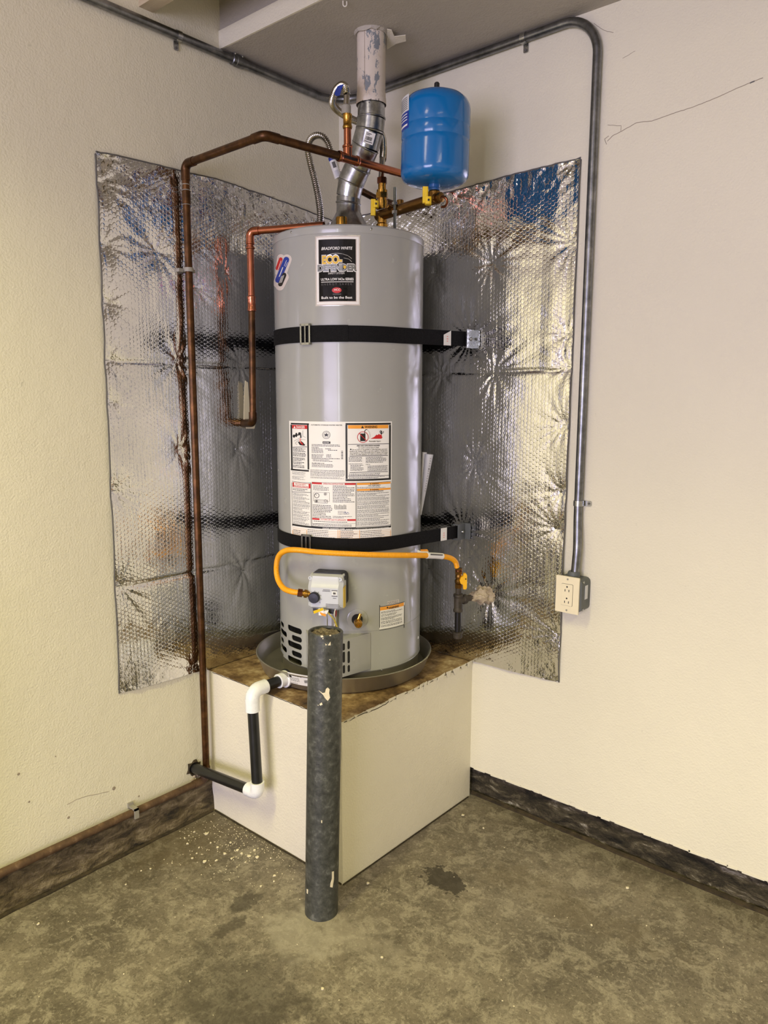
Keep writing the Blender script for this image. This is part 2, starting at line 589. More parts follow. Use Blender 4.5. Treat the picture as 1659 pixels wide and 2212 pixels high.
def fillet(pts, r, n=7):
    """polyline with its corners rounded to radius r"""
    pts = [np.array(p, float) for p in pts]
    out = [pts[0]]
    for i in range(1, len(pts) - 1):
        a, b, c = pts[i - 1], pts[i], pts[i + 1]
        u = (a - b) / np.linalg.norm(a - b)
        w = (c - b) / np.linalg.norm(c - b)
        ang = math.acos(max(-1, min(1, float(u @ w))))
        if ang > pi - 0.03:
            out.append(b)
            continue
        rr = r[i - 1] if isinstance(r, (list, tuple)) else r
        d = rr / tan(ang / 2)
        d = min(d, 0.48 * np.linalg.norm(a - b), 0.48 * np.linalg.norm(c - b))
        rr = d * tan(ang / 2)
        bis = (u + w) / np.linalg.norm(u + w)
        ctr = b + bis * (rr / sin(ang / 2))
        s = b + u * d - ctr
        e = b + w * d - ctr
        tot = math.acos(max(-1, min(1, float(s @ e) / (rr * rr))))
        for k in range(n + 1):
            q = k / n
            out.append(ctr + (s * sin((1 - q) * tot) + e * sin(q * tot)) / max(sin(tot), 1e-6))
    out.append(pts[-1])
    return out

def spline(pts, step=0.004):
    """Catmull-Rom curve through pts sampled about every step metres"""
    pts = [np.array(p, float) for p in pts]
    P = [2 * pts[0] - pts[1]] + pts + [2 * pts[-1] - pts[-2]]
    out = []
    for i in range(1, len(P) - 2):
        p0, p1, p2, p3 = P[i - 1], P[i], P[i + 1], P[i + 2]
        n = max(2, int(np.linalg.norm(p2 - p1) / step * 4))
        for k in range(n):
            t = k / n
            out.append(0.5 * ((2 * p1) + (-p0 + p2) * t + (2 * p0 - 5 * p1 + 4 * p2 - p3) * t * t + (-p0 + 3 * p1 - 3 * p2 + p3) * t ** 3))
    out.append(pts[-1])
    out = np.array(out)
    seg = np.r_[0, np.cumsum(np.linalg.norm(np.diff(out, axis=0), axis=1))]
    m = max(2, int(seg[-1] / step))
    s = np.linspace(0, seg[-1], m + 1)
    return [np.array([np.interp(q, seg, out[:, a]) for a in range(3)]) for q in s]

def corrugated(mb, pts, r, amp, pitch=0.007, seg=14):
    path = spline(pts, pitch / 4)
    rs = [r + amp * (0.5 - 0.5 * cos(2 * pi * i / 4.0 + 0.4)) * 2 - amp for i in range(len(path))]
    return mb.sweep(path, rs, seg)

# ------------------------------------------------------------------ flat print wrapped on a cylinder
def text_mesh(s, shear=0.0, bold=0.0, spacing=1.0):
    cu = bpy.data.curves.new('t', 'FONT')
    cu.body = s
    cu.size = 1.0
    cu.shear = shear
    cu.offset = bold
    cu.space_character = spacing
    cu.resolution_u = 3
    ob = bpy.data.objects.new('t', cu)
    COL.objects.link(ob)
    dg = bpy.context.evaluated_depsgraph_get()
    me = ob.evaluated_get(dg).to_mesh()
    vs = np.array([v.co[:] for v in me.vertices])
    fs = [tuple(p.vertices) for p in me.polygons]
    ob.evaluated_get(dg).to_mesh_clear()
    bpy.data.objects.remove(ob)
    bpy.data.curves.remove(cu)
    return vs, fs

class Sheet:
    """a sticker on an upright cylinder; everything on it is placed by picture position of the real sticker"""
    def __init__(self, cx=HX, cy=HY, r=HR):
        self.c = (cx, cy, r)
        self.L = {}
    def uv(self, px, py):
        return cyl_hit(px, py, *self.c)
    def P(self, th, z, lift):
        r = self.c[2] + lift
        return (self.c[0] + r * cos(th), self.c[1] + r * sin(th), z)
    def mb(self, key):
        return self.L.setdefault(key, MB())
    def span(self, x0, y0, x1, y1):
        xm, ym = (x0 + x1) / 2, (y0 + y1) / 2
        return self.uv(x0, ym)[0], self.uv(x1, ym)[0], self.uv(xm, y0)[1], self.uv(xm, y1)[1]
    def rect(self, key, x0, y0, x1, y1, lift=0.0006):
        t0, t1, z0, z1 = self.span(x0, y0, x1, y1)
        self.rect_tz(key, t0, t1, z0, z1, lift)
    def rect_tz(self, key, t0, t1, z0, z1, lift):
        n = max(1, int(abs(t1 - t0) / 0.05))
        P = [[self.P(t0 + (t1 - t0) * i / n, z, lift) for z in (z0, z1)] for i in range(n + 1)]
        self.mb(key).grid(P)
    def frame(self, key, x0, y0, x1, y1, w, lift=0.0006):
        self.rect(key, x0, y0, x1, y0 + w, lift)
        self.rect(key, x0, y1 - w, x1, y1, lift)
        self.rect(key, x0, y0 + w, x0 + w, y1 - w, lift)
        self.rect(key, x1 - w, y0 + w, x1, y1 - w, lift)
    def poly(self, key, pts, lift=0.0009):
        xs = [p[0] for p in pts]
        x0, x1 = min(xs), max(xs)
        if x1 - x0 < 5:
            vs = [self.P(*self.uv(x, y), lift) for x, y in pts]
            self.mb(key).add(vs, [tuple(range(len(vs)))])
            return
        # wide shapes are cut into upright slices so that they follow the curve
        cols = []
        n = int((x1 - x0) / 1.2) + 1
        for i in range(n + 1):
            x = min(max(x0 + (x1 - x0) * i / n, x0 + 1e-4), x1 - 1e-4)
            ys = []
            for (xa, ya), (xb, yb) in zip(pts, list(pts[1:]) + [pts[0]]):
                if (xa - x) * (xb - x) <= 0 and xa != xb:
                    ys.append(ya + (yb - ya) * (x - xa) / (xb - xa))
            if len(ys) >= 2:
                cols.append([self.P(*self.uv(x, y), lift) for y in (min(ys), max(ys))])
        self.mb(key).grid(cols)
    def line(self, key, pts, w, lift=0.001):
        for (xa, ya), (xb, yb) in zip(pts[:-1], pts[1:]):
            d = hypot(xb - xa, yb - ya) or 1
            nx, ny = -(yb - ya) / d * w / 2, (xb - xa) / d * w / 2
            self.poly(key, [(xa + nx, ya + ny), (xa - nx, ya - ny), (xb - nx, yb - ny), (xb + nx, yb + ny)], lift)
    def ring(self, key, x, y, r, w, n=24, lift=0.001):
        p = [(x + r * cos(2 * pi * i / n), y + r * sin(2 * pi * i / n)) for i in range(n + 1)]
        self.line(key, p, w, lift)
    def disc(self, key, x, y, rx, ry=None, n=20, lift=0.0009):
        ry = rx if ry is None else ry
        self.poly(key, [(x + rx * cos(2 * pi * i / n), y + ry * sin(2 * pi * i / n)) for i in range(n)], lift)
    def text(self, key, s, x0, x1, yb, h, shear=0.0, bold=0.0, lift=0.0011, spacing=1.0, slope=0.0):
        """text filling x0..x1, capital height h, standing on row yb"""
        vs, fs = text_mesh(s, shear, bold, spacing)
        if not len(vs):
            return
        a, b = vs[:, 0].min(), vs[:, 0].max()
        hh = 0.70
        X = x0 + (vs[:, 0] - a) / (b - a) * (x1 - x0)
        Y = yb - vs[:, 1] / hh * h + slope * (X - x0)
        tm, zm = self.uv((x0 + x1) / 2, yb)
        t0, t1 = self.uv(x0, yb)[0], self.uv(x1, yb)[0]
        zt = self.uv((x0 + x1) / 2, yb - h)[1]
        out = []
        for x, y in zip(X, Y):
            th = t0 + (t1 - t0) * (x - x0) / (x1 - x0)
            out.append(self.P(th, zm + (zt - zm) * (yb - y) / h, lift))
        self.mb(key).add(out, fs)
    def fine(self, key, x0, x1, y0, y1, lines, th=0.9, fill=0.95, seed=1, ragged=True):
        """rows of print too small to read: word-long dashes"""
        rg = random.Random(seed)
        t0, t1, za, zb = self.span(x0, y0, x1, y1)
        wpx = x1 - x0
        for i in range(lines):
            z = za + (zb - za) * (i + 0.5) / lines
            hz = abs(zb - za) / max(lines, 1) * 0.5 * th * 0.44
            x = 0.0
            end = wpx * (fill if not ragged else rg.uniform(0.55, 1.0) if rg.random() < 0.35 else fill)
            while x < end - 1.0:
                w = rg.uniform(1.2, 4.2)
                w = min(w, end - x)
                a = t0 + (t1 - t0) * x / wpx
                b = t0 + (t1 - t0) * (x + w) / wpx
                P = [[self.P(q, zz, 0.001) for zz in (z + hz, z - hz)] for q in (a, b)]
                self.mb(key).grid(P)
                x += w + rg.uniform(0.7, 1.3)
    def build(self, parent, base_name, base_key, names=None):
        base = self.L.pop(base_key).obj(base_name, base_key, parent)
        for key, mb in self.L.items():
            mb.obj((names or {}).get(key, key.replace('badge_', 'print_').replace('paper_', 'print_')), key, base, smooth=0)['kind'] = 'stuff'
        return base
# ================================================================== the room
PA, PB, PH = 0.624, 0.6506, 0.503          # pedestal reach along the right wall, left wall, height
ZC, ZR = 2.457, 2.80                       # low ceiling over the corner, raised ceiling
XE, YE = 5.6, -6.6
CA, CB = 0.113, 0.110                      # curb heights
def nz(p, s, seed=0.0):
    return mnoise.noise(Vector((p[0] * s + seed, p[1] * s - seed, p[2] * s + 2 * seed)))

o = MB().box((-0.15, YE - 0.15, -0.12), (XE + 0.15, 0.15, 0.0)).obj('floor', 'floor_concrete', None, 0)
struct(o, 'stained bare concrete garage floor', 'floor')

o = MB().box((-0.12, YE, CA), (0.0, 0.12, ZR)).obj('wall_left', 'wall_paint', None, 0)
wall_left = struct(o, 'cream painted wall behind the copper pipes', 'wall')
o = MB().box((0.0, 0.0, CB), (XE, 0.12, ZR)).obj('wall_right', 'wall_paint', None, 0)
wall_right = struct(o, 'cream painted wall with the electrical outlet', 'wall')
# back wall with the window opening and the garage door opening
WX0, WX1, WZ0, WZ1 = 3.45, 3.79, 0.5, 2.2
GX0, GX1, GZ1 = 0.9, 3.3, 2.1
mb = MB()
mb.box((0, YE - 0.12, 0), (GX0, YE, ZR)).box((GX0, YE - 0.12, GZ1), (GX1, YE, ZR)).box((GX1, YE - 0.12, 0), (WX0, YE, ZR))
mb.box((WX0, YE - 0.12, 0), (WX1, YE, WZ0)).box((WX0, YE - 0.12, WZ1), (WX1, YE, ZR)).box((WX1, YE - 0.12, 0), (XE, YE, ZR))
struct(mb.obj('wall_back', 'wall_paint', None, 0), 'cream wall with the garage door opening', 'wall')
struct(MB().box((XE, YE, 0), (XE + 0.12, 0.12, ZR)).obj('wall_far', 'wall_paint', None, 0), 'cream side wall far from the heater', 'wall')

YS = -0.521
mb = MB()
mb.box((0.0, YS, ZC), (XE, 0.0, ZR)).box((-0.12, YE - 0.12, ZR), (XE + 0.12, 0.12, ZR + 0.1))
ceiling = struct(mb.obj('ceiling', 'ceiling_paint', None, 0), 'grey beige ceiling, boxed down lower over the heater corner', 'ceiling')
struct(MB().box((0.0, YS - 0.006, ZC), (XE, YS, ZC + 0.052)).obj('trim_1', 'wall_paint', None, 0), 'pale strip along the edge of the lowered ceiling', 'trim')
struct(MB().box((0.0, -0.800, 2.478), (XE, -0.756, ZR)).obj('trim_2', 'joist_wood', None, 0), 'rough pale wooden joist under the raised ceiling', 'joist')

# concrete curbs under the walls, worn and uneven
def curb(name, mat, along, face, z1, a0, a1, back, label, amp):
    n = int(abs(a1 - a0) / 0.02)
    rows = []
    for i in range(n + 1):
        q = a0 + (a1 - a0) * i / n
        prof = [(face, 0.0), (face, 0.02), (face, 0.05), (face, 0.08), (face, z1 - 0.012), (face, z1 - 0.003), (back, z1)]
        row = []
        for j, (d, z) in enumerate(prof):
            p = (q, d, z) if along == 0 else (d, q, z)
            s = amp * (nz(p, 14.0, 3.1) + 0.5 * nz(p, 45.0, 1.3))
            if j == len(prof) - 1:
                s = 0
            if along == 0:
                row.append((q, d - s, z))
            else:
                row.append((d + s, q, z))
        rows.append(row)
    o = MB().grid(rows).obj(name, mat, None, 60)
    return struct(o, label, 'curb')
curb('baseboard_left', 'curb_concrete', 1, 0.010, CA, -2.6, 0.0, -0.06, 'rough brown concrete curb under the left wall below the copper pipe', 0.009)
curb('baseboard_right', 'curb_dark', 0, 0.030, CB, 0.60, 2.8, 0.09, 'dark dirty concrete curb under the wall with the outlet', 0.011)
# dirt filled joints where floor and curb meet
mb = MB()
pts = [(0.016 + 0.004 * nz((0, y, 0), 20), y, 0.001) for y in np.arange(-2.4, -0.64, 0.03)]
mb.sweep(pts, 0.007, 6)
struct(mb.obj('trim_3', 'joint_dirt', None, 50), 'dark joint between floor and left curb', 'joint')
mb = MB()
pts = [(x, 0.022 + 0.004 * nz((x, 0, 0), 20), 0.001) for x in np.arange(0.62, 2.7, 0.03)]
mb.sweep(pts, 0.010, 6)
struct(mb.obj('trim_4', 'joint_dirt', None, 50), 'dark joint between floor and right curb', 'joint')

# hairline cracks and scuffs in the right wall's paint (parts of the wall)
def wall_crack(pxs, w, mat='print_grey', parent=None, ax=1, val=-0.0004):
    mb = MB()
    P = [on(x, y, ax, val) for x, y in pxs]
    rs = [w * (0.6 + 0.5 * abs(nz(p * 1.0, 60.0))) for p in P]
    path = []
    for a, b in zip(P[:-1], P[1:]):
        for k in range(6):
            q = a + (b - a) * k / 6
            q = q + np.array([0, 0, 0.0012 * nz(q, 120.0)])
            path.append(q)
    path.append(P[-1])
    mb.sweep(path, w, 5)
    return mb.obj('crack', mat, parent, 50)
simple('crack_grey', (150, 138, 122), 0.8)
wall_crack([(1312, 305), (1322, 294), (1345, 282), (1375, 265), (1408, 261), (1455, 245), (1500, 230), (1550, 210), (1600, 187), (1648, 168)], 0.0008, 'crack_grey', wall_right)
wall_crack([(1620, 180), (1630, 175)], 0.0017, 'print_grey', wall_right)
wall_crack([(1310, 312), (1306, 300), (1315, 294)], 0.0007, 'crack_grey', wall_right)
wall_crack([(1313, 270), (1342, 272), (1341, 283)], 0.0006, 'crack_grey', wall_right)
wall_crack([(1345, 126), (1372, 110)], 0.0005, 'crack_grey', wall_right)
wall_crack([(1283, 50), (1290, 56), (1302, 64), (1312, 68), (1325, 70)], 0.0006, 'crack_grey', wall_right)
wall_crack([(145, 1738), (165, 1727), (190, 1719), (235, 1710)], 0.0006, 'crack_grey', wall_left, 0, 0.0004)
mbf = MB()
for (x, y, s) in ((246, 1703, .006), (148, 1766, .004), (40, 1672, .004), (63, 1732, .003), (120, 1634, .002), (300, 1720, .003)):
    p = on(x, y, 0, 0.0003)
    mbf.lathe([(s, 0), (s * 0.6, 0.0008)], p, (1, 0, 0), 9)
mbf.obj('scuff', 'crack_grey', wall_left, 0)
# loose paint edge above the right curb
mbf = MB()
rg = random.Random(5)
x = 0.64
while x < 1.75:
    w = rg.uniform(0.02, 0.06)
    h = rg.uniform(0.0005, 0.003)
    mbf.prism([(x, -0.0015, CB - h), (x + w, -0.0015, CB - h * rg.uniform(0.2, 1)), (x + w, -0.0015, CB + 0.004), (x, -0.0015, CB + 0.004)], (0, 0.003, 0))
    x += w * rg.uniform(0.9, 1.6)
mbf.obj('paint_edge', 'wall_paint', wall_right, 0)

# window in the back wall
mb = MB()
for (a, b, c, d) in ((WX0, WX0 + 0.03, WZ0, WZ1), (WX1 - 0.03, WX1, WZ0, WZ1), (WX0, WX1, WZ0, WZ0 + 0.03), (WX0, WX1, WZ1 - 0.03, WZ1)):
    mb.box((a, YE - 0.08, c), (b, YE - 0.04, d))
struct(mb.obj('window_1', 'pvc_white', None, 0), 'narrow tall window in the back wall', 'window')
mb = MB()
for (a, b, d) in ((GX0 - 0.06, GX0, GZ1), (GX1, GX1 + 0.06, GZ1)):
    mb.box((a, YE, 0), (b, YE + 0.02, d))
mb.box((GX0 - 0.06, YE, GZ1), (GX1 + 0.06, YE + 0.02, GZ1 + 0.07))
struct(mb.obj('door_1', 'pvc_white', None, 0), 'open garage doorway in the back wall', 'door')

# torn ceiling paper about the vent
VX, VY = 0.423, -0.299
mb = MB()
rg = random.Random(3)
ring_pts = []
n = 22
for i in range(n):
    a = 2 * pi * i / n
    ring_pts.append((VX + cos(a) * rg.uniform(0.045, 0.051), VY + sin(a) * rg.uniform(0.045, 0.051), ZC - rg.uniform(0.001, 0.012)))
inner = [(VX + cos(2 * pi * i / n) * 0.0435, VY + sin(2 * pi * i / n) * 0.0435, ZC - 0.006) for i in range(n)]
outer = [(VX + cos(2 * pi * i / n) * 0.052, VY + sin(2 * pi * i / n) * 0.052, ZC + 0.001) for i in range(n)]
mb.grid([[inner[i % n], ring_pts[i % n], outer[i % n]] for i in range(n + 1)])
mb.obj('torn_collar', 'ceiling_paint', ceiling, 0)
fl = [on(x, y, 2, ZC - dz) for x, y, dz in ((836, 62, .003), (846, 64, .006), (852, 78, .012), (876, 75, .020), (877, 88, .020), (855, 94, .014), (836, 106, .004))]
mb = MB().prism(fl, (0, 0, -0.0015))
mb.obj('torn_flap', 'pedestal_paint', ceiling, 0)

# ================================================================== ceiling lamps (out of the picture)
def lamp(loc, sx, sy, power, color, label, spread=180):
    t = thing('ceiling_lamp', label, 'lamp', loc)
    x, y, z = loc
    MB().box((x - sx / 2 - 0.02, y - sy / 2 - 0.02, z), (x + sx / 2 + 0.02, y + sy / 2 + 0.02, z + 0.05)).obj('housing', 'lamp_body', t, 0)
    MB().box((x - sx / 2, y - sy / 2, z - 0.012), (x + sx / 2, y + sy / 2, z)).obj('diffuser', 'lamp_glow', t, 0)
    l = area('lamp_light', (x, y, z - 0.016), (x, y, 0), sx, sy, power, color, spread)
    return t
lamp((0.90, -2.5, ZR - 0.052), 0.25, 1.1, LAMP1, LAMPC, 'long warm ceiling lamp nearest the heater corner', LSPREAD)
lamp((3.0, -2.3, ZR - 0.052), 0.25, 1.1, LAMP2, LAMPC, 'long warm ceiling lamp in the middle of the garage', LSPREAD)

# ================================================================== pedestal
ped = thing('concrete_pedestal', 'square cream painted pedestal with a bare brown top carrying the water heater', 'pedestal', (PA / 2, -PB / 2, 0))
mb = MB()
nn = 40
def pf(i, j, face):
    z = (PH - 0.003) * j / 24
    if face == 0:   # facing the left of the picture, plane y = -PB
        x = 0.0 + PA * i / nn
        return (x, -PB + 0.0012 * nz((x, 0, z), 9.0), z)
    y = -PB + PB * i / nn
    return (PA + 0.0012 * nz((0, y, z), 9.0), y, z)
mb.grid([[pf(i, j, 0) for j in range(25)] for i in range(nn + 1)])
mb.grid([[pf(i, j, 1) for j in range(25)] for i in range(nn + 1)])
mb.obj('body', 'pedestal_paint', ped, 30)
mb = MB()
rows = []
for i in range(41):
    row = []
    for j in range(41):
        x, y = PA * i / 40, -PB * j / 40
        e = 0.0
        if i in (0, 40) or j in (0, 40):
            e = -0.002 - 0.004 * abs(nz((x, y, 0), 30))
        row.append((x - (0.004 * abs(nz((x, y, 1), 22)) if i == 40 else 0) + (0.001 if i == 40 else 0), y, PH + 0.0015 * nz((x, y, 0), 12) + e))
    rows.append(row)
mb.grid(rows)
mb.obj('top_slab', 'pedestal_top', ped, 60)
# curled paint along the right top edge
rg = random.Random(11)
y = -PB + 0.012
while y < -0.015:
    w = rg.uniform(0.015, 0.05)
    h = rg.uniform(0.005, 0.016) * (1.5 if y > -0.4 else 0.8)
    d = rg.uniform(0.001, 0.006)
    y1 = min(y + w, -0.004)
    mb = MB()
    zt = PH + rg.uniform(-0.001, 0.004)
    p = [(PA + 0.001 + d, y, zt), (PA + 0.001 + d * rg.uniform(0.2, 1.4), y1, PH + rg.uniform(-0.001, 0.004)),
         (PA + 0.001, y1 - w * rg.uniform(0.0, 0.3), PH - h * rg.uniform(0.4, 1)), (PA + 0.001, y + w * rg.uniform(0, 0.5), PH - h)]
    mb.prism(p, (0.0018, 0, 0.0004))
    mb.obj('paint_flake', 'pedestal_paint', ped, 0)
    y = y1 + rg.uniform(0.0, 0.006)
mb = MB()
yy = np.arange(-PB + 0.01, -0.01, 0.012)
mb.sweep([(PA + 0.0006, q, PH - 0.006 - 0.006 * abs(nz((0, q, 0), 40)) - 0.010 * max(0, nz((0, q, 5), 9))) for q in yy], 0.0011, 5)
mb.obj('edge_crack', 'joint_dirt', ped, 50)
mb = MB()
mb.sweep([(q, -PB - 0.0002, PH - 0.004 - 0.004 * abs(nz((q, 0, 0), 40))) for q in np.arange(0.03, PA - 0.01, 0.012)], 0.0010, 5)
mb.obj('edge_crack', 'joint_dirt', ped, 50)
mb = MB()
mb.sweep([(q, -PB - 0.002, 0.002) for q in np.arange(0.02, PA, 0.02)], 0.003, 5)
mb.sweep([(PA + 0.002, q, 0.002) for q in np.arange(-PB, -0.0, 0.02)], 0.0022, 5)
mb.obj('floor_joint', 'joint_dirt', ped, 50)

# ================================================================== drain pan
PX, PY = 0.308, -0.310
PRI = 0.2955
pan = thing('drain_pan', 'shallow round metal drain pan under the water heater', 'pan', (PX, PY, PH))
z0 = PH + 0.003
prof = [(0.0, 0.0), (0.270, 0.0), (0.276, 0.004), (0.2925, 0.050), (PRI, 0.052), (PRI + 0.001, 0.0545), (PRI - 0.002, 0.056), (0.2895, 0.053),
        (0.272, 0.006), (0.266, 0.0035), (0.0, 0.0035)]
MB().lathe(prof, (PX, PY, z0), seg=96, cap0=False, cap1=False).obj('basin', 'pan_metal', pan, 40)

# ================================================================== unseen board and slat, added to give the foil dark and blue reflections
tag(MB().box((0.040, -1.95, 0.0), (0.062, -1.47, 0.92)).obj('unseen_reflected_board', 'board_dark', None, 0), 'unseen dark brown board added by the left wall for the foil to reflect', 'board')
tag(MB().box((1.73, -0.026, 0.40), (1.79, 0.0, 1.48)).obj('unseen_reflected_slat', 'print_blue', None, 0), 'unseen blue level hanging upright on the right wall', 'slat')
# ================================================================== water heater
ZB, ZT = PH + 0.055, 1.886                  # jacket bottom, top cap top
heater = thing('water_heater', 'tall light grey cylindrical gas water heater standing in the metal pan', 'water heater', (HX, HY, PH + 0.007))
C3 = np.array([HX, HY, 0.0])
def cp(th, z, r=HR):
    return np.array([HX + r * cos(th), HY + r * sin(th), z])

# base ring and jacket with air slots cut through
MB().lathe([(HR - 0.006, 0), (HR - 0.004, 0.048), (HR - 0.010, 0.048)], (HX, HY, PH + 0.007), seg=96, cap0=True, cap1=False).obj('base_ring', 'pan_metal', heater)
jk = MB()
seg = 144
n = seg
outer = [(HR, ZB), (HR + 0.0012, ZB + 0.003), (HR, ZB + 0.006), (HR, 0.86), (HR, ZT - 0.022)]
inner = [(HR - 0.002, ZT - 0.022), (HR - 0.002, ZB)]
jk.lathe(outer + inner + [outer[0]], (HX, HY, 0), seg=seg, cap0=False, cap1=False)
jk_o = jk.obj('jacket', 'heater_grey', heater, 40)
cut = MB()
def slot(x0, y0, x1, y1, vertical=False):
    xm, ym = (x0 + x1) / 2, (y0 + y1) / 2
    t0, t1 = cyl_hit(x0, ym)[0], cyl_hit(x1, ym)[0]
    za, zb = cyl_hit(xm, y0)[1], cyl_hit(xm, y1)[1]
    arc = abs(t1 - t0)
    hh = abs(za - zb) / 2
    zc = (za + zb) / 2
    ra = hh / HR
    pts = []
    tm = (t0 + t1) / 2
    ha = arc / 2
    for (sg, a0) in ((1, -pi / 2), (-1, pi / 2)):
        for i in range(7):
            a = a0 + i * pi / 6
            pts.append((tm + sg * (ha - ra) + ra * cos(a), zc + hh * sin(a)))
    A = [cp(t, z, HR - 0.02) for t, z in pts]
    B = [cp(t, z, HR + 0.02) for t, z in pts]
    m = len(pts)
    cut.add(A + B, [tuple(range(m))[::-1], tuple(range(m, 2 * m))] + [(i, (i + 1) % m, m + (i + 1) % m, m + i) for i in range(m)])
for r in range(3):
    for (x0, y0, x1, y1) in ((621.5, 1354 + r * 33.5, 652, 1370 + r * 33.5),):
        slot(x0, y0 + 0.5, x1, y0 + 13)
    if r < 2:
        slot(630, 1374.5 + r * 33.5, 652, 1386 + r * 33.5)
for r in range(3):
    slot(605.4, 1343 + r * 33.0, 613, 1352.5 + r * 33.0)
    if r < 3:
        slot(605.6, 1361 + r * 33.0, 619.5, 1372 + r * 33.0)
co = cut.obj('cutter', 'heater_dark', None, 0)
co.data.update()
import bmesh
bm = bmesh.new()
bm.from_mesh(co.data)
bmesh.ops.recalc_face_normals(bm, faces=bm.faces)
bm.to_mesh(co.data)
bm.free()
bm = bmesh.new()
bm.from_mesh(jk_o.data)
bmesh.ops.remove_doubles(bm, verts=bm.verts, dist=1e-6)
bmesh.ops.recalc_face_normals(bm, faces=bm.faces)
bm.to_mesh(jk_o.data)
bm.free()
md = jk_o.modifiers.new('slots', 'BOOLEAN')
md.object = co
md.operation = 'DIFFERENCE'
md.solver = 'EXACT'
dg = bpy.context.evaluated_depsgraph_get()
dg.update()
nm = bpy.data.meshes.new_from_object(jk_o.evaluated_get(dg))
jk_o.modifiers.clear()
jk_o.data = nm
nm.polygons.foreach_set('use_smooth', [True] * len(nm.polygons))
nm.set_sharp_from_angle(angle=radians(30))
bpy.data.objects.remove(co, do_unlink=True)
MB().lathe([(HR - 0.03, PH + 0.06), (HR - 0.03, 0.80)], (HX, HY, 0), seg=48).obj('burner_chamber', 'heater_dark', heater)

# top cap with its rim and screws
MB().lathe([(HR + 0.0008, ZT - 0.024), (HR + 0.0016, ZT - 0.022), (HR + 0.0012, ZT - 0.004), (HR - 0.003, ZT), (0.06, ZT + 0.003), (0.0, ZT + 0.003)],
           (HX, HY, 0), seg=128, cap0=False, cap1=False).obj('top_cap', 'heater_grey', heater)
def screw(px, py, r=0.0035, parent=heater, mat='zinc', R=HR):
    th, z = cyl_hit(px, py)
    d = np.array([cos(th), sin(th), 0])
    b = cp(th, z, R + 0.0008)
    MB().lathe([(r, 0), (r, 0.0012), (r * 0.5, 0.0022)], b, d, 12).obj('screw', mat, parent)
screw(630, 502); screw(802, 495); screw(824, 1447.5, 0.003); screw(611, 1429, 0.003); screw(902.5, 1377, 0.005, mat='pvc_white')

# seam of the lower jacket band
zs = 0.689
t0, t1 = cyl_hit(742, 1365)[0], cyl_hit(905, 1352)[0]
tt = np.linspace(t0, t1 + 0.35, 40)
MB().sweep([cp(t, zs, HR + 0.0002) for t in tt], 0.0011, 6).obj('jacket_seam', 'heater_grey', heater)
# vertical jacket seam at the right
for px, ya, yb in ((908.5, 530, 1345),):
    pass

# burner access cover: a flat plate standing off the jacket, slotted near its left edge
thR = cyl_hit(800, 1410)[0]
zt_, zb_ = 0.683, 0.567
A0 = cp(thR, 0, HR + 0.002)[:2]
A1 = V(736, 1420, -0.300)[:2]
A2 = V(668, 1420, -0.285)[:2]
A3 = cp(cyl_hit(660, 1400)[0], 0, HR - 0.002)[:2]
cover = MB()
plan = [A0, A1, A2, A3]
cover.add([(p[0], p[1], z) for z in (zb_, zt_) for p in plan], [(0, 1, 5, 4), (1, 2, 6, 5), (2, 3, 7, 6), (4, 5, 6, 7), (3, 2, 1, 0)])
cov = cover.obj('burner_cover', 'heater_grey', heater, 0)
nrm = np.array([(A1 - A0)[1], -(A1 - A0)[0], 0.0])
nrm /= np.linalg.norm(nrm)
if nrm[:2] @ (A0 - np.array([HX, HY])) < 0:
    nrm = -nrm
ua = np.array([(A1 - A0)[0], (A1 - A0)[1], 0.0])
La = np.linalg.norm(ua)
ua /= La
for (f, zlo, zhi) in ((0.74, 0.650, 0.676), (0.74, 0.606, 0.644), (0.74, 0.578, 0.600), (0.90, 0.650, 0.672), (0.90, 0.612, 0.646), (0.90, 0.578, 0.604)):
    c = np.array([A0[0], A0[1], 0]) + ua * La * f + nrm * 0.0004
    hw = 0.0042
    pts = []
    for (sg, a0) in ((1, 0), (-1, pi)):
        for i in range(7):
            a = a0 + i * pi / 6
            pts.append(c + ua * hw * cos(a) + np.array([0, 0, (zhi if sg > 0 else zlo) - sg * hw + hw * sin(a)]))
    MB().prism(pts, -nrm * 0.004).obj('slot', 'heater_dark', cov, 0)

# black name badge
S = Sheet()
S.rect('sticker_clear', 681, 507.5, 778.5, 660.5, 0.0003)
S.frame('badge_silver', 681, 507.5, 778.5, 660.5, 1.6, 0.0006)
S.frame('paper_white', 684.5, 512, 775, 656.5, 4.0, 0.0006)
S.rect('badge_black', 689, 516.5, 768.5, 650.5, 0.0008)
S.text('paper_white', 'BRADFORD WHITE', 694.5, 761.5, 539.2, 6.2, 0.25, 0.012)
S.text('print_gold', 'ECO-', 696, 739, 569, 16.5, 0.0, 0.05, 0.0014)
S.text('badge_silver', 'ECO-', 695, 740, 570, 18.5, 0.0, 0.085, 0.0012)
S.line('badge_silver', [(706, 552), (716, 548.5), (728, 547), (740, 548.5), (752, 552.5), (760, 559)], 0.9)
S.line('badge_silver', [(742, 557), (754, 560), (760, 566)], 0.9)
S.text('badge_steel', 'DEFENDER', 686.5, 771, 584.6, 13.2, 0.0, 0.055, 0.0014)
S.text('paper_white', 'DEFENDER', 686, 771.5, 585.4, 14.6, 0.0, 0.085, 0.0012)
S.disc('print_gold', 744.8, 577.0, 3.2, 3.6, lift=0.0018)
S.text('paper_white', 'SAFETY SYSTEM', 709, 744, 592.3, 4.0, 0.15, 0.0)
S.text('paper_white', 'ULTRA LOW NOx SERIES', 693.7, 763.8, 605.6, 5.2, 0.0, 0.02)
S.rect('paper_white', 694, 608.2, 763.7, 609.4, 0.0011)
S.text('print_grey', 'ENERGY SAVER', 695, 760.5, 616.0, 4.6, 0.0, 0.0, 0.0011, 1.5)
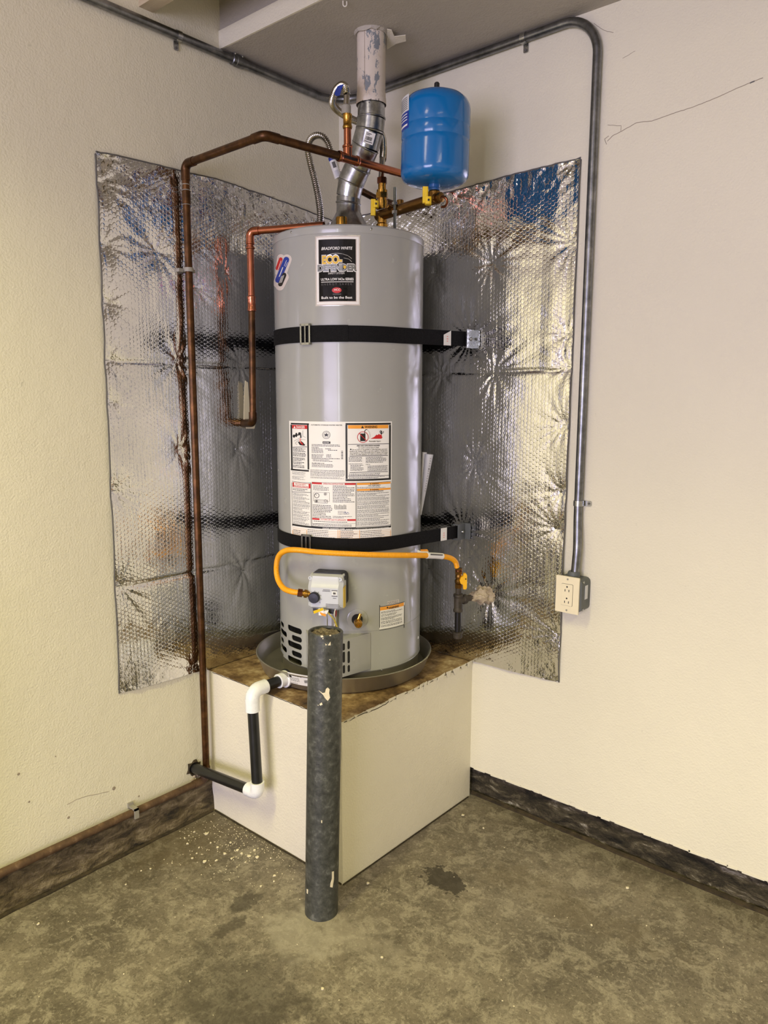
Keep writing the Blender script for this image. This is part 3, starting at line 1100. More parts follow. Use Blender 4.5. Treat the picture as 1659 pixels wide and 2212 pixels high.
S.disc('print_red', 727.5, 627.0, 10.5, 6.2, lift=0.0010)
S.text('paper_white', 'HCC', 722, 735, 628.0, 4.2, 0.0, 0.01, 0.0014)
S.text('paper_white', 'Built to be the Best', 694.8, 761, 645.2, 5.4, 0.0, 0.012)
S.rect('print_grey', 719, 634.5, 737, 636.3, 0.0011)
S.build(heater, 'name_badge', 'sticker_clear', {'paper_white': 'white_lettering', 'badge_black': 'black_field', 'badge_silver': 'silver_border', 'print_gold': 'gold_lettering', 'badge_steel': 'grey_lettering'})

# lobed maker's sticker at the left edge
S = Sheet()
def lobe(key, xa, ya, xb, yb, r, lift, n=9):
    a = atan2(yb - ya, xb - xa)
    p = [(xb + r * cos(a - pi / 2 + pi * i / n), yb + r * sin(a - pi / 2 + pi * i / n)) for i in range(n + 1)]
    p += [(xa + r * cos(a + pi / 2 + pi * i / n), ya + r * sin(a + pi / 2 + pi * i / n)) for i in range(n + 1)]
    # x is stretched round the jacket's edge, so map through (theta, z) one by one
    S.poly(key, p, lift)
lobe('sticker_clear', 601, 612, 620, 560, 10.5, 0.0004)
lobe('sticker_clear', 602.5, 590, 607, 557, 8, 0.00045)
lobe('sticker_clear', 605, 618, 615, 598, 9.5, 0.0005)
lobe('print_blue', 601, 605, 619, 561, 6.2, 0.0008)
lobe('print_red', 600, 580, 607, 560, 4.0, 0.0009)
lobe('print_black', 606, 614, 614.5, 594, 4.8, 0.0010)
for i in range(3):
    S.line('paper_white', [(604.0 + i * 2.4, 612 - i * 0.5), (609.5 + i * 2.4, 596 - i * 1.0)], 0.8, 0.0014)
S.line('paper_white', [(600.5, 585), (608, 563)], 1.0, 0.0013)
S.line('paper_white', [(604, 598), (612, 577)], 1.7, 0.0013)
S.line('paper_white', [(614.5, 575), (620, 562)], 0.8, 0.0013)
S.line('paper_white', [(617, 577), (622, 566)], 0.7, 0.0013)
S.build(heater, 'maker_sticker', 'sticker_clear')

# big white rating and instruction label
S = Sheet()
S.rect('paper_white', 627, 911, 846, 1172, 0.0003)
# danger panel
S.frame('print_black', 628.5, 914, 667.5, 1017.5, 3.4)
S.rect('print_red', 631.5, 918.3, 664, 926.2, 0.0008)
S.text('paper_white', 'DANGER', 640.5, 659, 925.0, 5.0, 0, 0.02)
S.poly('paper_white', [(634.5, 924.8), (639.3, 924.8), (636.9, 919.8)], 0.0012)
S.line('print_black', [(632, 966), (664, 965)], 1.0)
S.line('print_grey', [(654.5, 930), (654.5, 942), (661, 945)], 0.5)
S.line('print_grey', [(635, 953), (654, 943)], 0.5)
S.line('print_grey', [(642, 961), (638, 957), (648, 949), (661, 950)], 0.5)
S.disc('print_black', 635.5, 942, 3.0, 3.4)
S.disc('print_black', 640.5, 939.5, 2.2, 4.6)
S.disc('print_black', 647.5, 936.5, 3.4, 2.8)
S.line('print_black', [(635, 941), (650, 938.5), (650, 946)], 2.4)
S.line('print_pink', [(649.5, 947), (648.5, 953), (651, 957)], 2.4)
S.poly('print_black', [(644, 955), (650, 952), (655, 956), (659.5, 961), (658, 963), (648, 961.5)])
S.poly('print_red', [(649.5, 955), (652.5, 955), (656, 961), (652, 960)], 0.0012)
for i, (a, b, n) in enumerate(((967.5, 976.5, 3), (977.5, 986.5, 3), (988, 996.5, 3), (997.5, 1003.5, 2), (1004.5, 1011.0, 2))):
    S.fine('print_black', 633.5, 661.5, a, b, n, 1.0, 0.95, 10 + i)
S.fine('print_grey', 632, 662, 1019, 1026, 3, 0.7, 0.95, 20)
S.line('print_grey', [(632, 1028), (661, 1028.6)], 0.4)
S.fine('print_grey', 632, 662, 1030, 1036.5, 3, 0.7, 0.95, 21)
# middle column
S.text('print_grey', 'AUTOMATIC STORAGE WATER HEATER', 672, 739.5, 919.5, 2.6, 0, 0.012)
S.ring('print_black', 705, 939.4, 8.2, 0.7, 28)
S.ring('print_grey', 705, 939.4, 5.6, 0.5, 24)
S.poly('print_black', [(705 + (5.0 if i % 2 == 0 else 2.0) * sin(pi * i / 5), 939.4 - (5.0 if i % 2 == 0 else 2.0) * cos(pi * i / 5)) for i in range(10)], 0.0011)
S.rect('print_black', 697, 953.6, 713.8, 958.4, 0.0008)
S.fine('paper_white', 698.5, 712, 954.6, 957.4, 1, 0.9, 0.95, 4, False)
S.fine('print_black', 673.5, 736, 959.5, 965, 2, 0.9, 0.98, 31, False)
S.fine('print_black', 673.5, 698, 965, 971, 2, 0.9, 0.95, 32)
S.fine('print_black', 703, 716, 968, 971, 1, 0.9, 0.95, 33, False)
S.fine('print_black', 673.5, 701, 971, 979, 3, 0.8, 0.9, 34)
S.fine('print_black', 709, 731, 971, 974, 1, 0.9, 0.95, 35, False)
S.fine('print_black', 673.5, 699, 981, 988.5, 3, 0.9, 0.95, 36)
S.fine('print_black', 705, 717, 981, 988.5, 3, 0.9, 0.9, 37)
S.fine('print_black', 673.5, 735, 989, 992, 1, 0.9, 0.98, 38, False)
S.fine('print_black', 676, 726, 992, 997.5, 2, 0.8, 0.9, 39)
S.fine('print_black', 674, 702, 999, 1002, 1, 0.9, 0.95, 40, False)
S.fine('print_black', 674, 727, 1002, 1010, 3, 0.8, 0.85, 41)
for i in range(9):
    y = 973.5 + i * 2.1
    S.rect('print_grey', 737.2, y, 741, y + (1.3 if i % 3 else 0.7), 0.001)
S.fine('print_grey', 671, 745, 1015, 1029.5, 6, 0.85, 0.99, 42, False)
S.fine('print_grey', 671, 745, 1030.5, 1034.5, 2, 0.85, 0.97, 43)
# warning panel
S.frame('print_black', 746.5, 913.8, 844, 1038.5, 4.0)
S.rect('print_orange', 751.8, 918.2, 838.6, 925.8, 0.0008)
S.text('print_black', 'WARNING', 787.5, 814.5, 924.7, 5.2, 0, 0.02)
S.poly('print_black', [(779.8, 925), (786, 925), (782.9, 919.4)], 0.0011)
S.ring('print_red', 783.7, 944.2, 11.6, 1.2, 30)
S.rect('print_black', 778, 936.5, 789.2, 952.8, 0.0009)
S.line('print_black', [(787.5, 937), (787.5, 931), (790.5, 927.6), (793, 928)], 1.4)
S.line('print_red', [(775.7, 936), (792, 952.5)], 1.3, 0.0014)
S.line('print_grey', [(793, 928), (798, 934), (799.5, 941), (798, 948)], 0.4)
S.poly('print_red', [(800, 947.8), (808, 944), (813, 939), (816, 940), (818.5, 936.5), (820.5, 940), (824, 937.5), (823, 943), (826, 944), (824, 947.6)])
S.poly('print_black', [(820.5, 934), (826, 934), (823.5, 939.5)], 0.0012)
S.disc('print_black', 823.5, 932, 1.7)
S.line('print_black', [(820.8, 935), (820.2, 931.5), (822.5, 929.5)], 0.9)
S.line('print_black', [(826, 936), (828, 934.5), (827.8, 931)], 0.9)
S.text('print_black', 'Flammable Vapors', 797, 822, 954.3, 2.8, 0, 0.01)
S.line('print_black', [(751, 960.0), (841, 958.4)], 1.0)
S.text('print_black', 'FIRE AND EXPLOSION HAZARD', 771, 820, 964.0, 2.6, 0, 0.03)
S.text('print_black', 'Can result in serious injury or death', 773.5, 818, 968.2, 2.4, 0, 0.012)
S.poly('print_black', [(755.5, 972), (759.8, 972), (757.6, 968.3)], 0.0011)
S.text('print_black', 'Do not store or use gasoline or other flammable vapors and', 761, 835.5, 972.0, 2.3, 0, 0.012)
S.text('print_black', 'liquids in the vicinity of this or any other appliance. Storage of or', 755.5, 836.5, 975.5, 2.3, 0, 0.012)
S.text('print_black', 'use of gasoline or other flammable vapors or liquids in the vicinity', 755.5, 837, 979.0, 2.3, 0, 0.012)
S.text('print_black', 'of this or any other appliance can result in serious injury or death.', 755.5, 836.5, 982.3, 2.3, 0, 0.012)
S.line('print_black', [(754.5, 985.4), (838, 983.6)], 1.2)
for i, (xa, xb, ya, yb, n) in enumerate(((753.5, 783, 987, 997.5, 4), (790, 837, 986, 1000, 5), (753.5, 785, 1001, 1003.5, 1), (757, 788, 1004, 1017.5, 5), (790, 800, 1002, 1004.5, 1), (794, 839, 1005, 1017.5, 5))):
    S.fine('print_black', xa, xb, ya, yb, n, 0.85, 0.95, 50 + i)
S.line('print_black', [(754.5, 1020.6), (838, 1018.6)], 1.0)
S.fine('print_black', 754, 837, 1022, 1027, 2, 0.85, 0.97, 60)
S.line('print_black', [(751.5, 1028.6), (841, 1026.8)], 0.9)
S.fine('print_black', 754, 834, 1029.5, 1034, 2, 0.85, 0.95, 61)
# lower half
S.frame('print_black', 631, 1041.5, 672, 1137, 0.8)
S.rect('print_red', 632.5, 1043.5, 671, 1053.5, 0.0007)
S.rect('paper_white', 635.5, 1044.3, 667, 1052.3, 0.0009)
S.text('print_red', 'FOR YOUR SAFETY', 639, 661, 1047.6, 2.3, 0, 0.02)
S.text('print_red', 'READ BEFORE OPERATING', 635.8, 666.5, 1051.4, 2.3, 0, 0.02)
S.fine('print_black', 633.5, 668, 1055, 1061, 2, 0.85, 0.95, 70)
S.line('print_black', [(631.5, 1062.2), (672, 1064)], 0.9)
for i in range(9):
    S.fine('print_grey', 634, 670, 1066 + i * 7.6, 1072.6 + i * 7.6, 3, 0.85, 0.97, 71 + i)
S.frame('print_black', 673.2, 1042.8, 769, 1139.5, 0.8)
S.rect('print_red', 674, 1043.3, 768.3, 1047.2, 0.0008)
S.rect('paper_white', 695.5, 1043.5, 744.5, 1047.0, 0.0009)
S.text('print_red', 'OPERATING INSTRUCTIONS', 698, 742, 1046.6, 2.6, 0, 0.02)
S.fine('print_black', 677, 714, 1048.5, 1060, 4, 0.8, 0.9, 90)
S.ring('print_black', 684.5, 1070.3, 5.0, 1.0, 24)
S.line('print_black', [(684.5, 1070.3), (681.8, 1067)], 0.8)
S.frame('print_grey', 677.5, 1063.5, 712, 1083, 0.5, 0.001)
S.ring('print_black', 703, 1067, 2.8, 0.7, 16)
S.disc('print_grey', 703, 1067, 1.4)
S.frame('print_grey', 680, 1079.5, 708, 1086.5, 0.8, 0.001)
S.disc('print_grey', 684, 1082.5, 2.4)
S.ring('print_grey', 703, 1082, 2.6, 0.6, 14)
S.fine('print_black', 719, 767, 1048.5, 1086, 11, 0.85, 0.97, 91)
S.fine('print_black', 676, 718, 1090, 1120, 9, 0.85, 0.95, 92)
for i in range(8):
    S.rect('print_grey', 723 + i * 3.3, 1090 + (i % 3), 724.2 + i * 3.3, 1099, 0.001)
S.line('print_grey', [(723, 1100), (749, 1099)], 0.6)
S.line('print_blue', [(743, 1108.5), (746, 1105.5), (748, 1110), (751, 1106), (754, 1109.5)], 0.6)
S.fine('print_grey', 730, 765, 1103, 1112, 3, 0.7, 0.5, 93)
S.fine('print_black', 719, 762, 1114.5, 1120, 2, 0.8, 0.95, 94)
S.rect('print_red', 675, 1121.0, 769, 1124.8, 0.0008)
S.rect('paper_white', 690.5, 1121.2, 750, 1124.6, 0.0009)
S.text('print_red', 'TO TURN OFF GAS TO APPLIANCE', 693, 747, 1124.2, 2.5, 0, 0.02)
S.fine('print_black', 678, 752, 1125.8, 1129, 1, 0.8, 0.97, 95, False)
S.line('print_grey', [(675, 1130.6), (768, 1130.6)], 0.4)
S.fine('print_black', 676, 764, 1132, 1137.5, 2, 0.85, 0.97, 96)
S.frame('print_black', 769.8, 1041.5, 845, 1137, 0.8)
S.rect('print_orange', 771, 1042.6, 843.3, 1046.6, 0.0008)
S.text('print_black', 'WARNING', 803, 818, 1046.0, 2.5, 0, 0.02)
S.poly('print_black', [(799, 1046.1), (801.8, 1046.1), (800.4, 1043.4)], 0.0011)
S.text('print_black', 'FOR YOUR SAFETY', 795.5, 822, 1049.8, 2.2, 0, 0.02)
S.fine('print_black', 771.5, 835, 1050.8, 1055, 2, 0.8, 0.95, 100)
S.rect('print_orange', 771, 1055.4, 843.3, 1059.4, 0.0008)
S.text('print_black', 'WARNING', 803, 818, 1058.8, 2.5, 0, 0.02)
S.poly('print_black', [(799, 1058.9), (801.8, 1058.9), (800.4, 1056.2)], 0.0011)
S.text('print_black', 'HOT WATER CAN PRODUCE 3RD DEGREE BURNS', 771.5, 828, 1062.6, 2.2, 0, 0.02)
for i in range(8):
    S.fine('print_black', 772, 842, 1064 + i * 8.9, 1072 + i * 8.9, 3, 0.8, 0.97, 101 + i)
S.rect('print_black', 632, 1139.8, 844.5, 1143.8, 0.0008)
S.text('paper_white', 'CONTROL DIAGNOSTIC CODES', 697, 744.5, 1143.2, 2.6, 0, 0.02)
S.fine('paper_white', 748, 842, 1140.8, 1143.0, 1, 0.9, 0.97, 120, False)
for i in range(7):
    S.rect('print_tan', 632, 1148 + i * 3.6, 844, 1148.5 + i * 3.6, 0.0006)
for x in (632, 662.5, 729.5, 733.5, 776, 843):
    S.rect('print_tan', x, 1145, x + 1.3, 1172, 0.0007)
for (a, b, s) in ((634, 655, 1), (665, 726, 2), (736, 773, 3), (778.5, 838, 4)):
    for i in range(6):
        S.fine('print_grey', a, b, 1144.8 + i * 3.6, 1147.6 + i * 3.6, 1, 1.0, 0.75, 130 + s * 10 + i)
S.build(heater, 'rating_label', 'paper_white', {'print_black': 'black_print', 'print_grey': 'grey_print', 'print_red': 'red_print', 'print_orange': 'orange_print', 'print_tan': 'tan_rules', 'print_blue': 'blue_print', 'print_pink': 'pink_print'})

# small warning label low at the right
S = Sheet()
S.rect('paper_white', 819.5, 1306, 873.5, 1357, 0.0003)
S.frame('print_black', 819.5, 1306, 873.5, 1357, 1.2)
S.rect('print_orange', 821, 1307.5, 872, 1314.8, 0.0006)
S.text('print_black', 'WARNING', 839.5, 861, 1313.8, 4.6, 0, 0.02)
S.poly('print_black', [(834.5, 1313.8), (839, 1313.8), (836.8, 1309.6)], 0.0011)
for i, (a, b, n) in enumerate(((1317, 1322, 2), (1323.5, 1328.5, 2), (1330, 1336.5, 3), (1338, 1344.5, 3), (1346, 1351, 2))):
    S.fine('print_black', 823, 870, a, b, n, 0.85, 0.95, 200 + i)
S.build(heater, 'warning_label', 'paper_white')
S = Sheet()
S.rect('sticker_clear', 836.5, 1297.5, 862, 1304.5, 0.0003)
S.fine('print_grey', 837, 861, 1298, 1304.3, 2, 0.9, 0.97, 210, False)
S.build(heater, 'serial_sticker', 'sticker_clear')

# drain valve with its round escutcheon
th, z = cyl_hit(771.5, 1337.5)
d = np.array([cos(th), sin(th), 0.0])
lat = np.array([-sin(th), cos(th), 0.0])
b = cp(th, z, HR - 0.004)
dv = MB().lathe([(0.0325, 0.0), (0.032, 0.005), (0.026, 0.0075), (0.0175, 0.0065), (0.0165, 0.0)], b, d, 36, cap0=False, cap1=False).obj('escutcheon', 'heater_grey', heater)
MB().lathe([(0.0165, 0.0045), (0.0, 0.0045)], b, d, 24, cap0=False, cap1=False).obj('valve_hole', 'heater_dark', heater, 0)
v0 = b + d * 0.004 + np.array([0, 0, -0.004])
dvv = MB().lathe([(0.009, 0.0), (0.009, 0.014), (0.0125, 0.016), (0.0125, 0.030), (0.010, 0.033), (0.0115, 0.036), (0.0115, 0.042), (0.006, 0.043), (0.0055, 0.035)], v0, d, 18, cap1=True).obj('drain_valve', 'brass', heater)
MB().cyl(v0 + d * 0.022 + np.array([0, 0, 0.008]), v0 + d * 0.020 + np.array([0, 0, 0.027]) + lat * 0.008, 0.005, 10).obj('stem', 'brass', dvv)

# gas control box
th, z = cyl_hit(716, 1267)
d = np.array([cos(th), sin(th), 0.0])
# turn the face a little towards the picture's left, as the box is mounted
lat = np.array([-sin(th), cos(th), 0.0])
up = np.array([0, 0, 1.0])
bw, bh = 0.107, 0.100
bc = cp(th, z, HR)
MB().obox(bc + d * 0.020, lat, up, d, bw - 0.002, bh + 0.006, 0.046, 0.016).obj('control_bracket', 'black_plastic', heater)
for i in range(5):
    pass
gb = MB()
prof = [(0.046, 0.50), (0.066, 0.47), (0.070, 0.25), (0.078, 0.15), (0.078, -0.44), (0.068, -0.53), (0.044, -0.56)]
def gb_ring(inset):
    pass
rows = []
for (dep, f) in prof:
    hw = bw / 2 * (0.94 if f > 0.45 else (0.97 if f > 0.25 else (0.90 if f < -0.5 else 1.0)))
    zz = f * bh
    r_ = 0.012
    rows.append([bc + d * 0.030 - lat * (hw) + up * zz, bc + d * (dep - r_) - lat * hw + up * zz, bc + d * dep - lat * (hw - r_) + up * zz,
                 bc + d * dep + lat * (hw - r_) + up * zz, bc + d * (dep - r_) + lat * hw + up * zz, bc + d * 0.030 + lat * hw + up * zz])
gb.grid(rows)
gb.add(rows[0], [tuple(range(6))])
gb.add(rows[-1], [tuple(range(6))])
gcv = gb.obj('gas_control', 'control_grey', heater, 30)
fz = 0.0785
def gface(u, w, lift=0.0):
    return bc + d * (fz + lift) + lat * u + up * w
# picture left is -lat or +lat?
sgn = 1.0 if (lat @ np.array([R2[0], R2[1], 0])) > 0 else -1.0
kx = sgn * -0.030
MB().lathe([(0.0165, 0), (0.0165, 0.010), (0.0145, 0.013), (0.0, 0.0135)], gface(kx, -0.014), d, 28, cap1=False).obj('temperature_knob', 'knob_navy', gcv)
mb = MB()
for i in range(9):
    a = radians(-40 + i * 32)
    p0 = np.array([cos(a), sin(a)]) * 0.0185
    p1 = np.array([cos(a), sin(a)]) * 0.0225
    mb.sweep([gface(kx + p0[0], -0.016 + p0[1], 0.0004), gface(kx + p1[0], -0.016 + p1[1], 0.0004)], 0.0005, 4)
def gline(u0, u1, w, th_=0.0007):
    mb.prism([gface(u0, w - th_, 0.0003), gface(u1, w - th_, 0.0003), gface(u1, w + th_, 0.0003), gface(u0, w + th_, 0.0003)], d * 0.0003)
for (u0, u1, w) in ((-0.004, 0.018, 0.010), (-0.006, 0.018, 0.006), (0.004, 0.044, -0.033), (0.004, 0.048, -0.037), (0.004, 0.052, -0.041), (0.026, 0.036, -0.014)):
    gline(sgn * u0, sgn * u1, w)
for (u0, u1, w) in ((0.022, 0.040, 0.009), (0.022, 0.040, -0.008)):
    gline(sgn * u0, sgn * u1, w, 0.001)
mb.obj('printed_marks', 'print_grey', gcv, 0)
MB().obox(gface(sgn * 0.031, 0.001, 0.0), lat, up, d, 0.014, 0.012, 0.003, 0.002).obj('status_window', 'paper_white', gcv)
MB().obox(gface(sgn * 0.031, 0.001, 0.002), lat, up, d, 0.008, 0.006, 0.001).obj('indicator', 'print_grey', gcv)
for (u, w) in ((-0.047, 0.040), (0.045, 0.040)):
    MB().lathe([(0.006, 0), (0.006, 0.004), (0.003, 0.004), (0.003, 0.001)], bc + d * 0.062 + lat * sgn * u + up * w, d, 14).obj('screw_boss', 'control_grey', gcv)
# yellow side tag
e = bc + lat * sgn * (bw / 2 + 0.0006) + d * 0.052
MB().prism([e - d * 0.012 + up * 0.018, e + d * 0.013 + up * 0.014, e + d * 0.013 - up * 0.046, e - d * 0.012 - up * 0.048], lat * sgn * 0.001).obj('yellow_tag', 'handle_yellow', gcv, 0)
# black sockets, wires, hang tags under the box
for (u, w_) in ((-0.033, 0.010), (0.018, 0.016)):
    MB().obox(bc + d * 0.062 + lat * sgn * u - up * 0.056, lat, up, d, w_, 0.016, 0.018).obj('wire_plug', 'black_plastic', gcv, 0)
MB().obox(bc + d * 0.066 - lat * sgn * 0.012 - up * 0.060, lat, up, d, 0.016, 0.022, 0.012).obj('igniter_socket', 'pvc_white', gcv, 0)
def wire(pts, r, mat):
    MB().sweep(spline(pts, 0.006), r, 6).obj('wire', mat, gcv)
wire([V(724, 1312, -0.30), V(726, 1325, -0.30), V(723, 1340, -0.29), V(726, 1356, -0.285)], 0.0018, 'wire_red')
wire([V(726, 1312, -0.305), V(722, 1326, -0.305), V(725, 1340, -0.295), V(722, 1356, -0.285)], 0.0016, 'wire_white')
wire([V(701, 1316, -0.31), V(712, 1328, -0.31), V(722, 1340, -0.30), V(728, 1358, -0.285)], 0.0014, 'wire_yellow')
wire([V(703, 1317, -0.312), V(715, 1330, -0.312), V(724, 1342, -0.302), V(730, 1358, -0.287)], 0.0014, 'wire_yellow')
wire([V(706, 1320, -0.305), V(707, 1340, -0.31), V(707, 1362, -0.30)], 0.0018, 'zinc')
def tagpoly(name, pxs, k, mat, dk=0.0):
    P = [V(x, y, k) for x, y in pxs]
    off = np.array([DN[0], DN[1], 0]) * 0.001
    return MB().prism(P, off).obj(name, mat, gcv, 0)
tagpoly('yellow_wire_tag', [(676.5, 1320), (697, 1313), (699.5, 1318), (678, 1326)], -0.325, 'handle_yellow')
tagpoly('orange_wire_tag', [(690, 1322), (704, 1327), (703.5, 1332), (694, 1329)], -0.322, 'print_orange')
tagpoly('white_wire_tag', [(697, 1320), (710, 1318), (706, 1327), (700, 1325)], -0.318, 'paper_white')
# pilot tube casing behind the wires
MB().cyl(V(722, 1308, -0.250), V(723, 1366, -0.240), 0.009, 14).obj('burner_tube', 'clamp_grey', gcv)

# fittings on the top: nipples, brass cap, draft hood is part of the vent
MB().lathe([(0.020, 0), (0.020, 0.008), (0.016, 0.014), (0.016, 0.03)], V(738, 500, -0.10) * np.array([1, 1, 0]) + np.array([0, 0, ZT - 0.001]), seg=18).obj('anode_boss', 'rubber_black', heater)
q = V(738, 500, -0.10)
MB().lathe([(0.0175, 0.0), (0.0175, 0.042), (0.0165, 0.045), (0.0, 0.046)], (q[0], q[1], ZT + 0.003), seg=24, cap1=False).obj('relief_valve_cap', 'brass', heater)
# ================================================================== pan drain
drain = thing('pan_drain_pipe', 'black and white plastic drain pipe from the pan down into the left wall', 'pipe', (0.17, -0.722, 0.17))
YD = -0.722
xd, zd = 0.336, 0.212
xt = 0.322
ztop = PH + 0.030
nut_y = -0.585
rP = 0.0165
MB().lathe([(0.024, 0.0), (0.027, 0.004), (0.027, 0.010), (0.022, 0.012), (0.022, 0.034), (0.0, 0.034)], (xt, nut_y, ztop), (0, -1, 0), 28, cap1=False).obj('pan_fitting', 'pvc_white', drain)
MB().lathe([(0.0295, 0), (0.0295, 0.003)], (xt, nut_y + 0.002, ztop), (0, -1, 0), 28).obj('gasket', 'rubber_black', drain)
MB().cyl((xt, nut_y - 0.03, ztop), (xt, YD + 0.02, ztop), rP, 20).obj('nipple', 'pvc_black', drain)
bend = fillet([(xt, YD + 0.052, ztop), (xt, YD, ztop), (xt + 0.001, YD, ztop - 0.062)], 0.034, 8)
MB().sweep(bend, 0.0215, 22).obj('upper_elbow', 'pvc_white', drain)
MB().cyl((xt + 0.001, YD, ztop - 0.05), (xd, YD, zd + 0.02), rP, 20).obj('pipe', 'pvc_black', drain)
bend = fillet([(xd, YD, zd + 0.036), (xd, YD, zd), (xd - 0.046, YD + 0.0008, zd - 0.0047)], 0.024, 8)
MB().sweep(bend, 0.0212, 22).obj('lower_elbow', 'pvc_white', drain)
MB().cyl((xd - 0.035, YD, zd - 0.0036), (-0.02, YD + 0.004, 0.174), rP, 20).obj('pipe', 'pvc_black', drain)
mb = MB()
n = 16
rg = random.Random(4)
mb.grid([[(0.001, YD + 0.004 + cos(2 * pi * i / n) * 0.0170, 0.176 + sin(2 * pi * i / n) * 0.0170),
          (0.006, YD + 0.004 + cos(2 * pi * (i % n) / n) * 0.021 , 0.176 + sin(2 * pi * (i % n) / n) * 0.021),
          (0.0005, YD + 0.004 + cos(2 * pi * (i % n) / n) * (0.026 + 0.006 * sin(i % n * 2.3)), 0.176 + sin(2 * pi * (i % n) / n) * (0.026 + 0.006 * sin(i % n * 2.3)))] for i in range(n + 1)])
mb.obj('torn_hole_rim', 'joint_dirt', wall_left, 0)
for k in range(7):
    c = np.array([0.003, YD + 0.012 + rg.uniform(-0.02, 0.03), 0.176 - 0.026 - rg.uniform(0, 0.022)])
    s = rg.uniform(0.004, 0.009)
    MB().lathe([(s * 0.4, -0.003), (s, 0.001), (s * 0.5, 0.005)], c, (1, rg.uniform(-.3, .3), rg.uniform(-.3, .3)), 6).obj('plaster_crumb', 'plaster_wad', wall_left, 0)

# printed sticker on the pan
S = Sheet(PX, PY, 0.2875)
S.rect('paper_white', 625, 1454.5, 672, 1481.5, 0.0006)
S.rect('print_black', 626.5, 1456.5, 631.5, 1461.5, 0.0012)
S.text('print_black', 'MAINLINE', 633, 654, 1460.5, 3.2, 0.15, 0.015, 0.0014)
S.fine('print_black', 627, 652, 1463, 1473, 3, 0.7, 0.8, 300)
for i in range(6):
    S.rect('print_black', 658 + i * 1.6, 1469, 658.8 + i * 1.6, 1476, 0.0012)
S.fine('print_grey', 627, 645, 1475, 1480, 2, 0.7, 0.8, 301)
# the pan wall leans out: shear the sticker to follow it
for mb in S.L.values():
    out = []
    for (x, y, z) in mb.v:
        r = hypot(x - PX, y - PY)
        k = (z - z0) / 0.050
        lift = r - 0.2875
        R = 0.276 + 0.0165 * min(max((z - z0 - 0.004) / 0.046, -0.2), 1.2) + lift
        out.append((PX + (x - PX) / r * R, PY + (y - PY) / r * R, z))
    mb.v = out
S.build(pan, 'pan_sticker', 'paper_white')

# ================================================================== bollard
bol = thing('steel_bollard', 'scuffed grey steel pipe bollard filled with concrete before the pedestal', 'bollard', (0.657, -0.769, 0))
br = 0.0455
bb = np.array(on(693, 1992, 2, 0.0)) + np.array([DN[0], DN[1], 0]) * br
kb = (bb[:2] - np.array([HX, HY])) @ DN
bt = V(703.5, 1362, kb + 0.002)
ax = (bt - bb) / np.linalg.norm(bt - bb)
Lb = np.linalg.norm(bt - bb)
MB().lathe([(br, -0.01), (br, Lb - 0.002), (br - 0.002, Lb), (br - 0.006, Lb), (br - 0.007, Lb - 0.006)], bb, ax, 48, cap1=False).obj('pipe', 'bollard_steel', bol)
mb = MB()
rg = random.Random(8)
ctr = bb + ax * (Lb - 0.006)
ex = np.cross(ax, [0, 1, 0])
ex /= np.linalg.norm(ex)
ey = np.cross(ax, ex)
rows = []
for i in range(25):
    a = 2 * pi * i / 24
    rows.append([ctr + (ex * cos(a) + ey * sin(a)) * (br - 0.0068) * j / 5 + ax * (0.009 * nz((cos(a) * j, sin(a) * j, 0), 1.7) if 0 < j else 0.002) for j in range(6)])
mb.grid(rows)
mb.obj('concrete_fill', 'bollard_fill', bol, 60)
# paint splashes on the pipe
def bol_hit(px, py):
    d = ray(px, py)
    w = CAMC - bb
    A = d - ax * (d @ ax)
    B = w - ax * (w @ ax)
    a, b, c = A @ A, 2 * A @ B, B @ B - (br + 0.0006) ** 2
    t = (-b - sqrt(max(b * b - 4 * a * c, 0))) / (2 * a)
    return CAMC + d * t
def splash(pts, mat='chip_white'):
    P = [bol_hit(x, y) for x, y in pts]
    c = sum(P) / len(P)
    n = c - (bb + ax * ((c - bb) @ ax))
    n /= np.linalg.norm(n)
    MB().prism(P, n * 0.0008).obj('paint_splash', mat, bol, 0)
splash([(688, 1491), (697, 1497), (702, 1496), (704, 1488), (708, 1485), (712, 1489), (711, 1497), (713, 1507), (708, 1514), (702, 1508), (698, 1501)])
splash([(690, 1521), (695, 1517), (697, 1522), (692, 1524)])
splash([(686, 1523), (688, 1522), (688, 1525)])
splash([(717, 1883), (721, 1882), (721, 1900), (718, 1917), (713, 1916), (714, 1908), (717, 1898)])
splash([(663, 1920), (666, 1922), (665, 1931), (663, 1929)])
splash([(692, 1373), (697, 1372), (699, 1376), (694, 1377)])
splash([(711, 1372), (715, 1371), (715, 1374), (712, 1374)])
splash([(696, 1379), (699, 1378), (698, 1381)])
splash([(708, 1394), (714, 1386), (714, 1394)])
splash([(702, 1390), (706, 1392), (704, 1395)])
splash([(711, 1425), (714, 1424), (713, 1427)])
splash([(694, 1772), (696, 1772), (696, 1778), (694, 1777)])

